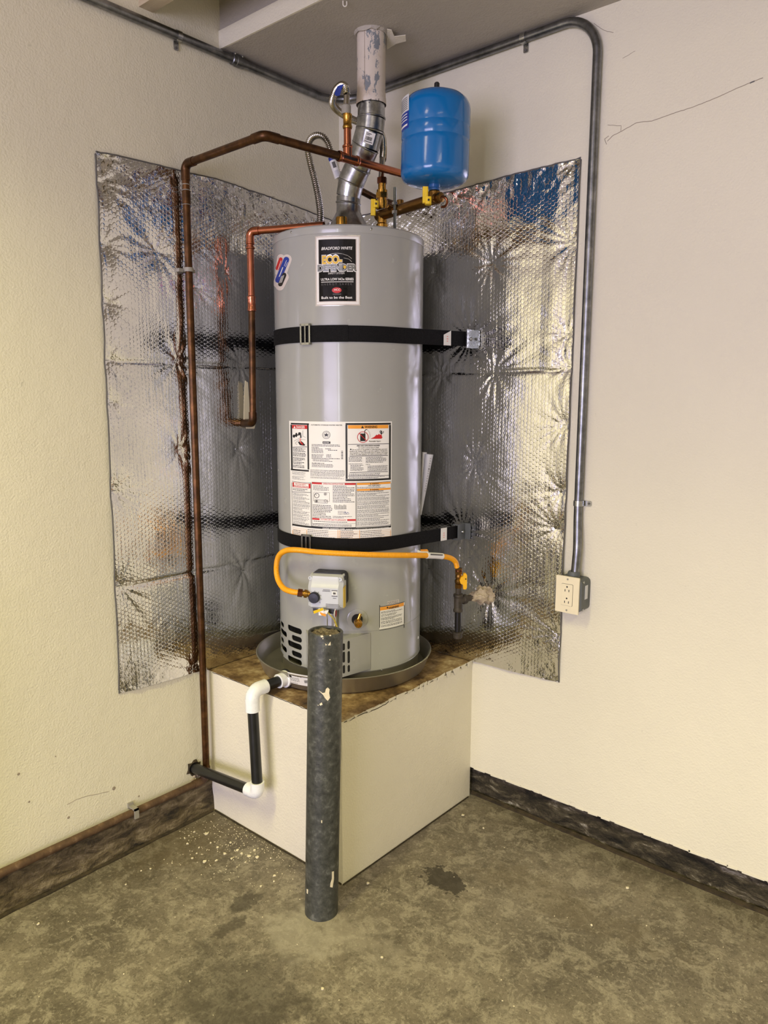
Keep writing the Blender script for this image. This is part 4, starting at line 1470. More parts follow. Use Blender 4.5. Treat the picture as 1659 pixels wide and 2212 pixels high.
# ================================================================== foil insulation
def foil_panel(name, mat, label, ax_i, wend, ztop_f, zbot_f, staples, seams, seed, waves):
    """sheet on a wall: ax_i 1 = left wall (runs along -y), 0 = right wall (runs along x)"""
    rg = random.Random(seed)
    nu, nv = 190, 310
    u = np.linspace(0.004, 1.0, nu)[:, None] * np.ones((1, nv))
    v = np.ones((nu, 1)) * np.linspace(0, 1, nv)[None, :]
    S_ = u * 0
    zt_arr = np.array([ztop_f(q) for q in np.linspace(0.004, 1.0, nu)])
    zb_arr = np.array([zbot_f(q) for q in np.linspace(0.004, 1.0, nu)])
    Zg = zb_arr[:, None] + (zt_arr - zb_arr)[:, None] * v
    Sg = u * (wend(1.0))
    Sg = u * np.vectorize(wend)((Zg - 0.5) / 1.57)
    # upright folds: broken straight facets, one set above and one below each seam
    def facets(lo, hi, seed2):
        r2 = random.Random(seed2)
        ks, hs = [0.0], [0.0]
        q = 0.0
        while q < 1.05:
            q += r2.uniform(0.03, 0.095)
            ks.append(q)
            hs.append(r2.uniform(-1, 1))
        return np.interp(Sg, ks, hs)
    bands = [0.0] + sorted(seams) + [3.0]
    F = np.zeros_like(Sg)
    for i in range(len(bands) - 1):
        m = (Zg >= bands[i]) & (Zg < bands[i + 1])
        A = facets(bands[i], bands[i + 1], seed * 31 + i)
        B = facets(bands[i], bands[i + 1], seed * 31 + i + 7)
        t = np.clip((Zg - bands[i]) / max(bands[i + 1] - bands[i], 1e-6) if bands[i + 1] < 2.9 else (Zg - bands[i]) / 0.7, 0, 1)
        F = np.where(m, A * (1 - 0.5 * t) + B * 0.5 * t, F)
    D = 0.0085 + 0.0022 * waves * F
    # slow billows
    D += 0.0016 * np.sin(Sg * 9 + Zg * 4.0 + seed) * np.sin(Zg * 7 + seed * 2)
    for sz in seams:
        D -= 0.0050 * np.exp(-((Zg - sz) / 0.006) ** 2)
    for (ss, zz, dep, rad) in staples:
        du, dv = Sg - ss, Zg - zz
        r = np.sqrt(du ** 2 + dv ** 2)
        th = np.arctan2(dv, du)
        g = np.exp(-(r / rad) ** 1.3)
        D = D * (1 - dep * g)
        nW = rg.randint(9, 15)
        ph = rg.uniform(0, 6.28)
        D += 0.0017 * np.exp(-r / (rad * 1.5)) * np.clip(r / 0.012, 0, 1) * np.cos(nW * th + ph + 2.0 * np.sin(3 * th + ph))
    # crinkled margins at the head and foot of the sheet
    edge = np.exp(-(zt_arr[:, None] - Zg) / 0.07) + 0.7 * np.exp(-(Zg - zb_arr[:, None]) / 0.04)
    rn = np.random.RandomState(seed)
    cr = rn.rand(nu // 3 + 2, nv // 3 + 2)
    ii, jj = np.arange(nu) / 3.0, np.arange(nv) / 3.0
    i0, j0 = ii.astype(int), jj.astype(int)
    fi, fj = (ii - i0)[:, None], (jj - j0)[None, :]
    CR = cr[i0][:, j0] * (1 - fi) * (1 - fj) + cr[i0 + 1][:, j0] * fi * (1 - fj) + cr[i0][:, j0 + 1] * (1 - fi) * fj + cr[i0 + 1][:, j0 + 1] * fi * fj
    D += edge * 0.0045 * (CR - 0.5) + 0.0006 * (CR - 0.5)
    D = np.clip(D, 0.0012, 0.02)
    # edges fold back to the wall
    P = np.zeros((nu, nv, 3))
    if ax_i == 1:
        P[..., 0], P[..., 1], P[..., 2] = D, -Sg, Zg
    else:
        P[..., 0], P[..., 1], P[..., 2] = Sg, -D, Zg
    me = bpy.data.meshes.new('sheet')
    vs = P.reshape(-1, 3)
    idx = np.arange(nu * nv).reshape(nu, nv)
    f = np.stack([idx[:-1, :-1], idx[1:, :-1], idx[1:, 1:], idx[:-1, 1:]], -1).reshape(-1, 4)
    t = thing(name, label, 'insulation', (0.004, -0.5, 0.51) if ax_i == 1 else (0.5, -0.004, 0.51))
    me.vertices.add(len(vs))
    me.vertices.foreach_set('co', vs.ravel())
    me.loops.add(f.size)
    me.loops.foreach_set('vertex_index', f.ravel())
    me.polygons.add(len(f))
    me.polygons.foreach_set('loop_start', np.arange(0, f.size, 4))
    me.polygons.foreach_set('loop_total', np.full(len(f), 4))
    me.polygons.foreach_set('use_smooth', np.ones(len(f), bool))
    me.update(calc_edges=True)
    me.validate()
    link('sheet', me, mat, t)
    # cut edge all round, shown as a dark double film
    mb = MB()
    loop = [P[nu - 1, j] for j in range(0, nv, 4)]
    mb.sweep([p + (np.array([0.0, -0.001, 0]) if ax_i == 1 else np.array([0.001, 0, 0])) for p in loop], 0.0022, 6)
    mb.obj('cut_edge', 'print_grey', t, 50)
    mb = MB()
    mb.sweep([P[i, nv - 1] + np.array([0, 0, 0.0005]) for i in range(0, nu, 3)], 0.0022, 6)
    mb.obj('top_edge', 'print_grey', t, 50)
    # wire staples
    for (ss, zz, dep, rad) in staples:
        if rad > 0.06:
            continue
        c = np.array([0.0042, -ss, zz]) if ax_i == 1 else np.array([ss, -0.0042, zz])
        h = np.array([0, 0.005, 0]) if ax_i == 1 else np.array([0.005, 0, 0])
        MB().sweep([c - h, c + h], 0.0008, 5).obj('staple', 'zinc', t, 0)
    return t

def stL(px, py, dep=0.9, rad=0.035):
    p = on(px, py, 0, 0.004)
    return (-p[1], p[2], dep, rad)
def stR(px, py, dep=0.9, rad=0.035):
    p = on(px, py, 1, -0.004)
    return (p[0], p[2], dep, rad)
zTL = [(-on(x, y, 0, 0.006)[1], on(x, y, 0, 0.006)[2]) for x, y in ((720, 478), (590, 428), (470, 388), (400, 372), (300, 347), (207, 327))]
zTR = [(on(x, y, 1, -0.006)[0], on(x, y, 1, -0.006)[2]) for x, y in ((740, 478), (930, 425), (1000, 408), (1060, 390), (1150, 367), (1240, 345), (1256, 338))]
def topL(q):
    s = q * 0.956
    a = np.array(sorted(zTL))
    return float(np.interp(s, a[:, 0], a[:, 1]))
def topR(q):
    s = q * 0.956
    a = np.array(sorted(zTR))
    return float(np.interp(s, a[:, 0], a[:, 1]))
def botL(q):
    s = q * 0.97
    return PH + 0.001 + (0.012 * max(0, s - 0.68) / 0.29)
def botR(q):
    s = q * 0.955
    return PH + 0.001 + (0.006 * max(0, s - 0.62) / 0.33)
seamL = [on(420, 787, 0, 0.004)[2], on(300, 1262, 0, 0.004)[2]]
seamR = [on(1080, 803, 1, -0.004)[2]]
foil_panel('foil_insulation', 'foil_left', 'silver bubble foil sheet stapled to the wall behind the copper pipes', 1,
           lambda t: 0.970 - 0.016 * t, topL, botL,
           [stL(217, 343), stL(214, 393), stL(222, 528), stL(228, 655), stL(338, 545, 0.9, 0.05), stL(232, 778), stL(382, 779, 0.9, 0.05), stL(424, 622, 0.8, 0.03), stL(486, 588, 0.8, 0.03),
            stL(240, 870, 0.8, 0.025), stL(387, 972, 0.95, 0.035), stL(514, 970, 0.9, 0.03), stL(248, 1060), stL(526, 1232, 0.9, 0.045), stL(258, 1266, 0.9, 0.04), stL(418, 1446, 0.8, 0.03), stL(258, 1488),
            stL(520, 787, 0.9, 0.04), stL(535, 415, 0.8, 0.03), stL(590, 425, 0.8, 0.03)], seamL, 3, 1.0)
foil_panel('foil_insulation', 'foil_right', 'silver bubble foil sheet stapled to the wall beside the outlet conduit', 0,
           lambda t: 0.953 + 0.004 * t, topR, botR,
           [stR(1247, 345), stR(1064, 390, 0.8, 0.03), stR(940, 585, 0.8, 0.03), stR(1060, 569, 0.9, 0.045), stR(1236, 525, 0.9, 0.05), stR(1226, 721, 0.9, 0.045), stR(955, 806, 0.9, 0.04), stR(1068, 801, 0.9, 0.05),
            stR(1228, 792, 0.9, 0.04), stR(1025, 1001, 0.95, 0.045), stR(1219, 918, 0.9, 0.04), stR(1212, 1063, 0.9, 0.035), stR(1206, 1143, 0.9, 0.035), stR(1014, 1205, 0.95, 0.035), stR(926, 1229, 0.9, 0.03),
            stR(1205, 1370, 0.9, 0.04), stR(1203, 1470, 0.9, 0.03), stR(1016, 733, 0.95, 0.065), stR(1000, 1148, 0.95, 0.061), stR(1058, 1284, 0.95, 0.07)], seamR, 5, 1.35)

# ================================================================== vent
vent = thing('flue_vent', 'galvanized flue with angled elbows rising to a white painted pipe at the ceiling', 'vent', (HX, HY, ZT))
r1, r2_, r3 = 0.0370, 0.0425, 0.0440
hz0 = ZT + 0.002
# draft hood cone
MB().lathe([(0.066, 0.030), (0.060, 0.042), (0.051, 0.060), (0.044, 0.072), (0.038, 0.084), (0.037, 0.10)], (HX, HY, hz0), seg=40, cap0=False, cap1=False).obj('draft_hood', 'galvanized', vent)
for a in (radians(-100), radians(20), radians(140)):
    p = np.array([HX + 0.062 * cos(a), HY + 0.062 * sin(a), hz0])
    MB().sweep([p + np.array([cos(a), sin(a), 0]) * 0.018, p, p - np.array([cos(a), sin(a), 0]) * 0.014 + np.array([0, 0, 0.034])], 0.005, 8, sx=1.0, sy=0.35).obj('hood_leg', 'galvanized', vent)
za = zat(392, HX, HY)
zb = zat(306, 0.410, VY)
zb2 = zat(268, VX, VY)
zc1 = zat(222, VX, VY)
dx = (VX - HX)
def seg_(name, pts, r, mat='galvanized'):
    return MB().sweep(pts, r, 36, caps=False).obj(name, mat, vent)
p0 = np.array([HX, HY, hz0 + 0.085])
p1 = np.array([HX, HY, zat(425, HX, HY)])
p2 = np.array([HX + 0.012, HY, zat(395, HX, HY)])
p3 = np.array([HX + 0.042, HY - 0.001, zat(360, HX + 0.042, HY)])
p4 = np.array([HX + 0.074, HY - 0.003, zat(318, HX + 0.074, HY)])
p5 = np.array([VX - 0.006, VY, zat(282, VX - 0.006, VY)])
p6 = np.array([VX, VY, zat(256, VX, VY)])
p7 = np.array([VX, VY, zat(215, VX, VY)])
seg_('lower_pipe', [p0, p1], r1)
seg_('elbow_gore', [p1, p2], [r1 + 0.001, r1 + 0.003])
seg_('elbow_gore', [p2, p3], [r1 + 0.004, r1 + 0.003])
seg_('elbow_gore', [p3, p4], [r1 + 0.003, r1 + 0.0045])
seg_('elbow_gore', [p4, p5], [r2_, r2_ - 0.0005])
seg_('elbow_gore', [p5, p6], [r2_ - 0.0005, r2_ - 0.001])
seg_('upper_pipe', [p6, p7], r2_ - 0.002)
def bead(p, dirn, r):
    dirn = np.array(dirn, float)
    dirn /= np.linalg.norm(dirn)
    MB().lathe([(r - 0.002, -0.0035), (r + 0.0012, -0.002), (r + 0.002, 0), (r + 0.0012, 0.002), (r - 0.002, 0.0035)], p, dirn, 40, cap0=False, cap1=False).obj('bead', 'galvanized', vent)
bead(p1 - np.array([0, 0, 0.02]), (0.15, 0, 1), r1 + 0.001)
bead(p2, (0.45, 0, 1), r1 + 0.003)
bead(p3, (0.8, 0, 1), r1 + 0.0035)
bead(p4, (0.65, 0, 1), r2_ - 0.001)
bead(p5, (0.3, 0, 1), r2_ - 0.001)
bead(p6, (0.05, 0, 1), r2_ - 0.001)
# painted pipe up into the ceiling
zl = zat(228, VX, VY)
prof = [(r3 + 0.0006, 0), (r3 + 0.001, 0.001), (r3, 0.018), (r3 - 0.0008, 0.021), (r3 - 0.001, 0.034), (r3 - 0.002, 0.036), (r3 - 0.002, ZC + 0.02 - zl)]
MB().lathe(prof, (VX, VY, zl), seg=40, cap0=False, cap1=False).obj('painted_pipe', 'vent_painted', vent)
S = Sheet(VX, VY, r3 + 0.0004)
for (x0, y0, x1, y1) in ((778, 218, 784, 219.6), (783, 215.5, 784.2, 221), (796, 214.5, 802, 216), (800.5, 213, 802, 218), (796, 220, 799, 221.5), (817, 213.5, 819, 219), (810, 214, 815, 215)):
    S.rect('print_black', x0, y0, x1, y1, 0.0005)
mbv = S.L['print_black'].obj('crimp_mark', 'print_black', vent, 0)
MB().sweep([(VX + (r3 - 0.0018) * cos(cyl_hit(787, 150, VX, VY, r3)[0]), VY + (r3 - 0.0018) * sin(cyl_hit(787, 150, VX, VY, r3)[0]), z) for z in (zl + 0.03, ZC)], 0.0007, 5).obj('pipe_seam', 'crack_grey', vent)
# barcode sticker on the upper elbow
cst = (p4 + p5) / 2 + (p5 - p4) * 0.08
axs = (p5 - p4) / np.linalg.norm(p5 - p4)
tc = CAMC - cst
tc = tc - axs * (tc @ axs)
tc /= np.linalg.norm(tc)
sd = np.cross(axs, tc)
sr = sd if sd @ R2 > 0 else -sd
rS = r2_ + 0.0012
def stick(u, w, lift=0.0):
    a = u / rS
    return cst + (tc * cos(a) + sr * sin(a)) * (rS + lift) + axs * w
def stick_rect(mb, u0, u1, w0, w1, lift):
    mb.grid([[stick(u0 + (u1 - u0) * i / 4, w, lift) for w in (w0, w1)] for i in range(5)])
mb = MB()
stick_rect(mb, -0.010, 0.020, -0.016, 0.016, 0.0)
stk = mb.obj('barcode_sticker', 'paper_white', vent)
mb = MB()
rg = random.Random(2)
u = -0.006
while u < 0.013:
    w = rg.choice([0.0006, 0.0010, 0.0014])
    stick_rect(mb, u, u + w, -0.007, 0.003, 0.0006)
    u += w + rg.choice([0.0007, 0.0010])
for (u0, u1, w) in ((-0.007, 0.008, 0.011), (-0.007, 0.004, 0.0075), (-0.007, 0.016, -0.011)):
    stick_rect(mb, u0, u1, w - 0.0009, w + 0.0009, 0.0006)
mb.obj('barcode', 'print_black', stk, 0)
# ================================================================== cold inlet manifold, expansion tank
ZM = 1.956
MA = np.array([0.427, -0.254, ZM])           # over the cold port
ME = np.array([0.663, -0.301, ZM])           # under the tank
mdir = (ME - MA) / np.linalg.norm(ME - MA)
mlat = np.array([mdir[1], -mdir[0], 0.0])    # towards the camera side
man = thing('brass_manifold', 'brass inlet manifold with two yellow handled valves on the heater top', 'manifold', (MA[0], MA[1], ZT))
MB().cyl(MA - mdir * 0.02, ME + mdir * 0.016, 0.0155, 22).obj('bar', 'brass_dull', man)
MB().lathe([(0.013, 0), (0.013, 0.018), (0.018, 0.020), (0.018, 0.040), (0.015, 0.044), (0.015, 0.075)], (MA[0], MA[1], ZT + 0.002), seg=20).obj('inlet_nipple', 'brass', man)
MB().hexnut((MA[0], MA[1], ZT + 0.002), (MA[0], MA[1], ZT + 0.030), 0.021).obj('dielectric_nut', 'clamp_grey', man, 20)
# riser stack to the flexible connector
zt1 = zat(470, MA[0], MA[1]); ztq = lambda py: zat(py, MA[0], MA[1])
st = MB()
st.lathe([(0.0175, ztq(452)), (0.0175, ztq(434)), (0.014, ztq(433)), (0.014, ztq(428))], (MA[0], MA[1], 0), seg=22)
st.lathe([(0.013, ztq(418)), (0.0165, ztq(417)), (0.0165, ztq(411)), (0.012, ztq(410)), (0.012, ztq(396))], (MA[0], MA[1], 0), seg=22)
st.obj('union_body', 'brass', man)
MB().hexnut((MA[0], MA[1], ztq(429)), (MA[0], MA[1], ztq(417)), 0.0190).obj('union_nut', 'brass', man, 20)
MB().hexnut((MA[0], MA[1], ztq(404)), (MA[0], MA[1], ztq(394)), 0.0120).obj('union_nut', 'brass', man, 20)
MB().hexnut((MA[0], MA[1], ztq(397)), (MA[0], MA[1], ztq(384)), 0.0155).obj('connector_nut', 'bronze_nut', man, 20)
# bosses on the bar
for f, hh in ((0.20, 0.0), ):
    q = MA + mdir * 0.245 * 0.30 - mlat * 0.012
    MB().lathe([(0.011, 0.0), (0.011, 0.026), (0.008, 0.028)], (q[0], q[1], ZM + 0.004), seg=14).obj('capped_port', 'brass_dull', man)
q = MA + mdir * 0.060
MB().lathe([(0.0075, 0), (0.0075, 0.014), (0.005, 0.016)], q + mlat * 0.012 + np.array([0, 0, 0.006]), mlat * 0.9 + np.array([0, 0, 0.4]), 12).obj('test_plug', 'brass_dull', man)
# hose outlet on the far end with capped hook
MB().lathe([(0.011, 0), (0.011, 0.012), (0.0135, 0.014), (0.0135, 0.022), (0.008, 0.024)], ME + mdir * 0.006, mdir - mlat * 0.15, 18).obj('hose_outlet', 'brass_dull', man)
hc = ME + mdir * 0.048 + mlat * 0.012
ring = [V(957 + 9 * sin(a), 436 - 11 * cos(a), -0.262) for a in np.linspace(-0.9, pi + 0.5, 16)]
MB().sweep(ring, 0.0036, 8).obj('outlet_hook', 'bronze_nut', man)
# yellow lever handles
def lever(px0, py0, px1, py1, k, w, stemc):
    a = V(px0, py0, k)
    b = V(px1, py1, k)
    u = (b - a) / np.linalg.norm(b - a)
    L = np.linalg.norm(b - a)
    n = np.array([DN[0], DN[1], 0])
    s = np.cross(u, n)
    h = MB()
    h.obox((a + b) / 2, s, n, u, w, 0.012, L, 0.003)
    h.obox(stemc, s, n, u, w * 1.15, 0.020, w * 1.25, 0.006)
    o = h.obj('valve_handle', 'handle_yellow', man)
    MB().lathe([(0.0028, 0), (0.0028, 0.004)], stemc - n * 0.010, -n, 8).obj('handle_screw', 'print_black', o)
    MB().cyl(stemc + n * 0.006, stemc + n * 0.03, 0.006, 10).obj('stem', 'brass', man)
lever(806.5, 431, 806, 466, -0.085, 0.0150, V(812, 442, -0.085))
lever(919.0, 404, 918.5, 439, -0.275, 0.0155, V(925, 434, -0.275))
q = ME
MB().lathe([(0.0175, ZM - 0.012), (0.0175, ZM + 0.018), (0.0145, ZM + 0.022), (0.0145, zat(412, ME[0], ME[1]))], (ME[0], ME[1], 0), seg=22).obj('tank_tee', 'brass_dull', man)

rod = thing('threaded_rod', 'thin zinc threaded rod standing through the brass manifold', 'rod', (0, 0, 0))
rp = MA + mdir * np.linalg.norm(ME - MA) * 0.36 + mlat * 0.019
rod.location = Vector((rp[0], rp[1], ZT))
zr1 = zat(404, rp[0], rp[1])
n = int((zr1 - ZT) / 0.0010)
MB().sweep([(rp[0], rp[1], ZT - 0.001 + (zr1 - ZT) * i / n) for i in range(n + 1)], [0.0044 + 0.0005 * (i % 2) for i in range(n + 1)], 10).obj('rod', 'zinc_rod', rod)
MB().hexnut((rp[0], rp[1], ZM + 0.010), (rp[0], rp[1], ZM + 0.018), 0.009).obj('nut', 'zinc', rod, 20)
MB().hexnut((rp[0], rp[1], ZM - 0.014), (rp[0], rp[1], ZM - 0.006), 0.009).obj('nut', 'zinc', rod, 20)

# tank
TX, TY = ME[0], ME[1]
zs0 = zat(400, TX, TY)
ztp = zat(198, TX, TY)
tr = 0.0955
tank = thing('expansion_tank', 'glossy blue steel expansion tank standing on the brass manifold', 'tank', (TX, TY, zs0 - 0.02))
lean = np.array([0.010, 0.010, 1.0])
lean /= np.linalg.norm(lean)
Hh = ztp - zs0
tb = np.array([TX, TY, zs0])
prof = [(0.014, 0.0), (0.050, 0.002), (0.078, 0.006), (0.089, 0.012), (0.094, 0.020), (tr - 0.0003, 0.028), (tr, 0.034), (tr, 0.098), (tr, 0.108)]
prof += [(tr - 0.0012, 0.111), (tr - 0.0012, 0.114), (tr, 0.117)]
prof += [(tr, 0.145), (tr - 0.0006, 0.147), (tr, 0.149)]
top0 = Hh - 0.050
prof += [(tr, top0 - 0.03), (tr, top0), (tr - 0.0025, top0 + 0.012), (0.087, top0 + 0.023), (0.076, top0 + 0.033), (0.052, top0 + 0.043), (0.022, top0 + 0.049), (0.0, top0 + 0.050)]
MB().lathe(prof, tb, lean, 72, cap1=False).obj('shell', 'tank_blue', tank, 50)
MB().lathe([(0.0075, 0), (0.0075, 0.022), (0.005, 0.025)], tb + lean * (Hh - 0.001), lean, 14).obj('air_valve_cap', 'rubber_black', tank)
MB().lathe([(0.0145, 0), (0.0145, 0.006), (0.0165, 0.008), (0.0165, 0.020)], tb - lean * 0.016, lean, 20).obj('stem', 'stem_blue', tank)
S = Sheet(TX + 0.0018, TY + 0.0018, tr)
def lab(px0, px1, ya, yb, key, lift):
    S.rect(key, px0, ya, px1, yb, lift)
t0 = cyl_hit(881.5, 235, TX, TY, tr)[0]
def tz(key, f0, f1, ya, yb, lift):
    za, zb = zat(ya, TX - 0.03, TY - 0.05), zat(yb, TX - 0.03, TY - 0.05)
    S.rect_tz(key, t0 - 0.62 * f0, t0 - 0.62 * f1, za, zb, lift)
tz('paper_grey', 0, 1, 214, 249, 0.0006)
tz('print_blue', 0, 1, 249, 286, 0.0006)
for i in range(7):
    tz('print_grey', 0.10, 0.9, 219 + i * 4, 220.6 + i * 4, 0.0010)
for i in range(3):
    tz('paper_white', 0.12, 0.8, 254 + i * 6, 256 + i * 6, 0.0010)
tz('paper_white', 0.10, 0.9, 276, 280, 0.0010)
S.build(tank, 'tank_label', 'paper_grey')

# ================================================================== flexible steel connectors
f1 = thing('water_connector', 'corrugated steel water hose with a blue tag curling over beside the flue', 'hose', V(822, 384, -0.041), 'corrugated steel water connectors')
kR = -0.164
pts = [V(748, 238, kR), V(748.5, 222, kR), V(749, 204, kR + 0.003), V(746, 188, kR + 0.01), V(738, 184, kR + 0.03), V(727, 193, kR + 0.06), V(719, 212, kR + 0.09), V(719, 226, kR + 0.12), V(731, 240, kR + 0.17),
       V(755, 255, kR + 0.22), V(785, 268, 0.10), V(810, 276, 0.08), V(824, 292, 0.04), V(828, 316, 0.0), V(827, 346, -0.03)]
mb = MB()
corrugated(mb, pts[2:], 0.0094, 0.0019, 0.0060)
mb.obj('hose', 'stainless', f1, 60)
MB().cyl(V(748, 236, kR), V(749, 207, kR + 0.002), 0.0088, 18).obj('sleeve', 'stainless', f1)
MB().cyl(V(826, 342, -0.032), V(823.5, 384, -0.041), 0.0088, 18).obj('sleeve', 'stainless', f1)
MB().lathe([(0.0135, 0), (0.0135, 0.022), (0.010, 0.025)], V(747.8, 247, kR), (0, 0, 1), 20).obj('collar', 'clamp_grey', f1)
tag_p = [V(742, 182.5, kR + 0.0), V(729, 187, kR + 0.02), V(722, 203, kR + 0.05), V(726, 208, kR + 0.05), V(734, 207, kR + 0.03), V(737, 196, kR + 0.01)]
MB().prism(tag_p, np.array([DN[0], DN[1], 0]) * -0.003).obj('blue_tag', 'print_blue', f1, 0)

f2 = thing('water_connector', 'corrugated steel water hose with a white barcode tag left of the flue', 'hose', V(691, 486, 0.041), 'corrugated steel water connectors')
hp = np.array([HX - 0.103, HY - 0.041])
pts = [np.array([hp[0], hp[1], ZT - 0.01]), V(691.5, 470, 0.041), V(688, 430, 0.05), V(680, 390, 0.055), V(670, 350, 0.06), V(665, 320, 0.065), V(671, 300, 0.075), V(684, 292.5, 0.085), V(698, 296, 0.095), V(709, 311, 0.105),
       V(717, 337, 0.115), V(727, 366, 0.125), V(740, 392, 0.135), V(758, 408, 0.145)]
mb = MB()
corrugated(mb, pts, 0.0094, 0.0019, 0.0060)
mb.obj('hose', 'stainless', f2, 60)
a, b = V(716.5, 338, 0.098), V(731, 383, 0.108)
u = (b - a) / np.linalg.norm(b - a)
n3 = np.array([DN[0], DN[1], 0])
s = np.cross(u, n3)
s = s if s @ R2 > 0 else -s
def wrap(name, mat, w0, w1, r, parent, a0=-1.3, a1=1.3):
    mb = MB()
    c0 = a + np.array(n3) * 0.012
    rows = []
    for i in range(9):
        q = a0 + (a1 - a0) * i / 8
        rows.append([c0 + u * w - n3 * r * cos(q) + s * r * sin(q) for w in (w0, w1)])
    mb.grid(rows)
    return mb.obj(name, mat, parent, 60)
Lw = np.linalg.norm(b - a)
tg = wrap('barcode_tag', 'paper_white', 0.0, Lw, 0.0125, f2)
wrap('blue_band', 'print_blue', 0.0, 0.010, 0.0129, tg)
for i in range(9):
    pass
wrap('bar_print', 'print_grey', 0.016, 0.034, 0.0129, tg, -0.5, 0.35)
wrap('grey_print', 'paper_grey', 0.042, 0.062, 0.0129, tg, -0.5, 0.5)

# short copper stub from the wall behind the flue
ps0 = on(806, 426, 1, -0.12)
tag(MB().sweep([(ps0[0] - 0.006, 0.0, ps0[2] + 0.0), (ps0[0], -0.12, ps0[2]), V(772, 408, 0.10)], 0.0111, 18).obj('copper_stub', 'copper_old'), 'short tarnished copper stub out of the wall behind the flue', 'pipe')

# ================================================================== copper pipes
cu = thing('copper_pipe', 'tarnished copper pipe rising along the left wall and crossing to the tank', 'pipe', (0.035, -0.69, 0.13))
Z1 = 2.081
YP = -0.690
e1 = np.array([0.035, YP, Z1])
e2 = np.array([0.403, -0.699, Z1])
e3 = np.array([0.487, -0.001, Z1])
tee = e2 + (e3 - e2) * ((0.434 - 0.403) / 0.084 * 1.0) if False else np.array([0.4369, -0.417, Z1])
low = np.array([0.030, YP, 0.136])
zst = zat(705, 0.035, YP)
rC = 0.0112
def pp(name, pts, r=rC, mat='copper_old', rad=0.022, seg=18):
    return MB().sweep(fillet(pts, rad), r, seg).obj(name, mat, cu)
pp('curb_pipe', [(0.024, -2.6, 0.132), (0.024, YP - 0.035, 0.132)], 0.0115, 'copper_floor')
pp('elbow', [(0.024, YP - 0.045, 0.132), (0.026, YP, 0.132), (0.031, YP, 0.180)], 0.0135, 'copper_floor')
pp('riser', [(0.031, YP, 0.165), (0.035, YP, Z1 - 0.03)])
pp('elbow', [e1 - np.array([0, 0, 0.045]), e1, e1 + np.array([0.045, 0, 0])], 0.0132, rad=0.020)
u1 = (e2 - e1) / np.linalg.norm(e2 - e1)
u2 = (e3 - e2) / np.linalg.norm(e3 - e2)
pp('cross_pipe', [e1 + u1 * 0.035, e2 - u1 * 0.02])
pp('elbow', [e2 - u1 * 0.045, e2, e2 + u2 * 0.045], 0.0132, rad=0.020)
pp('cross_pipe', [e2 + u2 * 0.035, tee - u2 * 0.02])
pp('cross_pipe', [tee + u2 * 0.02, e3], mat='copper_new')
pp('tee_fitting', [tee - u2 * 0.030, tee + u2 * 0.034], 0.0132, 'copper_new')
for q in (tee - u2 * 0.030, tee + u2 * 0.034):
    MB().lathe([(0.0132, -0.006), (0.0150, -0.003), (0.0150, 0.003), (0.0132, 0.006)], q, u2, 20, cap0=False, cap1=False).obj('press_bead', 'copper_new', cu)
zr = lambda py: zat(py, tee[0], tee[1])
pp('tee_branch', [tee, (tee[0], tee[1], zr(318))], 0.0132, 'copper_new')
MB().lathe([(0.0132, -0.004), (0.0150, -0.002), (0.0150, 0.002), (0.0132, 0.004)], (tee[0], tee[1], zr(317)), (0, 0, 1), 20, cap0=False, cap1=False).obj('press_bead', 'copper_new', cu)
pp('branch_pipe', [(tee[0], tee[1], zr(322)), (tee[0], tee[1], zr(275))], 0.0108, 'copper_new')
MB().lathe([(0.0108, zr(279)), (0.0128, zr(278)), (0.0140, zr(274)), (0.0128, zr(271)), (0.0122, zr(270)), (0.0122, zr(256)), (0.0130, zr(255)), (0.0130, zr(247)), (0.010, zr(246))], (tee[0], tee[1], 0), seg=22).obj('brass_adapter', 'brass', cu)
# old solder rings and pipe clamps
for py in (399, 411, 442):
    z = zat(py, 0.035, YP)
    MB().lathe([(rC, -0.0012), (rC + 0.0009, 0), (rC, 0.0012)], (0.035, YP, z), (0, 0, 1), 18, cap0=False, cap1=False).obj('solder_ring', 'clamp_grey', cu)
MB().lathe([(rC, zat(442, 0.035, YP)), (0.0128, zat(441, 0.035, YP)), (0.0128, zat(413, 0.035, YP)), (rC, zat(412, 0.035, YP))], (0.035, YP, 0), seg=20, cap0=False, cap1=False).obj('coupling', 'copper_old', cu)
zc_ = zat(583, 0.035, YP)
mb = MB()
mb.lathe([(rC + 0.0005, -0.006), (rC + 0.003, -0.006), (rC + 0.003, 0.006), (rC + 0.0005, 0.006)], (0.035, YP, zc_), (0, 0, 1), 20, cap0=False, cap1=False)
mb.box((0.0, YP + 0.010, zc_ - 0.006), (0.030, YP + 0.026, zc_ + 0.004)).box((0.0, YP - 0.026, zc_ - 0.006), (0.022, YP - 0.010, zc_ + 0.004))
mb.obj('pipe_clamp', 'clamp_grey', cu)
yc_ = on(292, 1750, 0, 0.03)[1]
mb = MB()
mb.box((0.0, yc_ - 0.007, 0.142), (0.040, yc_ + 0.007, 0.147)).box((0.035, yc_ - 0.007, 0.116), (0.040, yc_ + 0.007, 0.147)).box((0.0, yc_ - 0.009, 0.140), (0.006, yc_ + 0.009, 0.156))
mb.obj('pipe_clamp', 'clamp_grey', cu, 0)

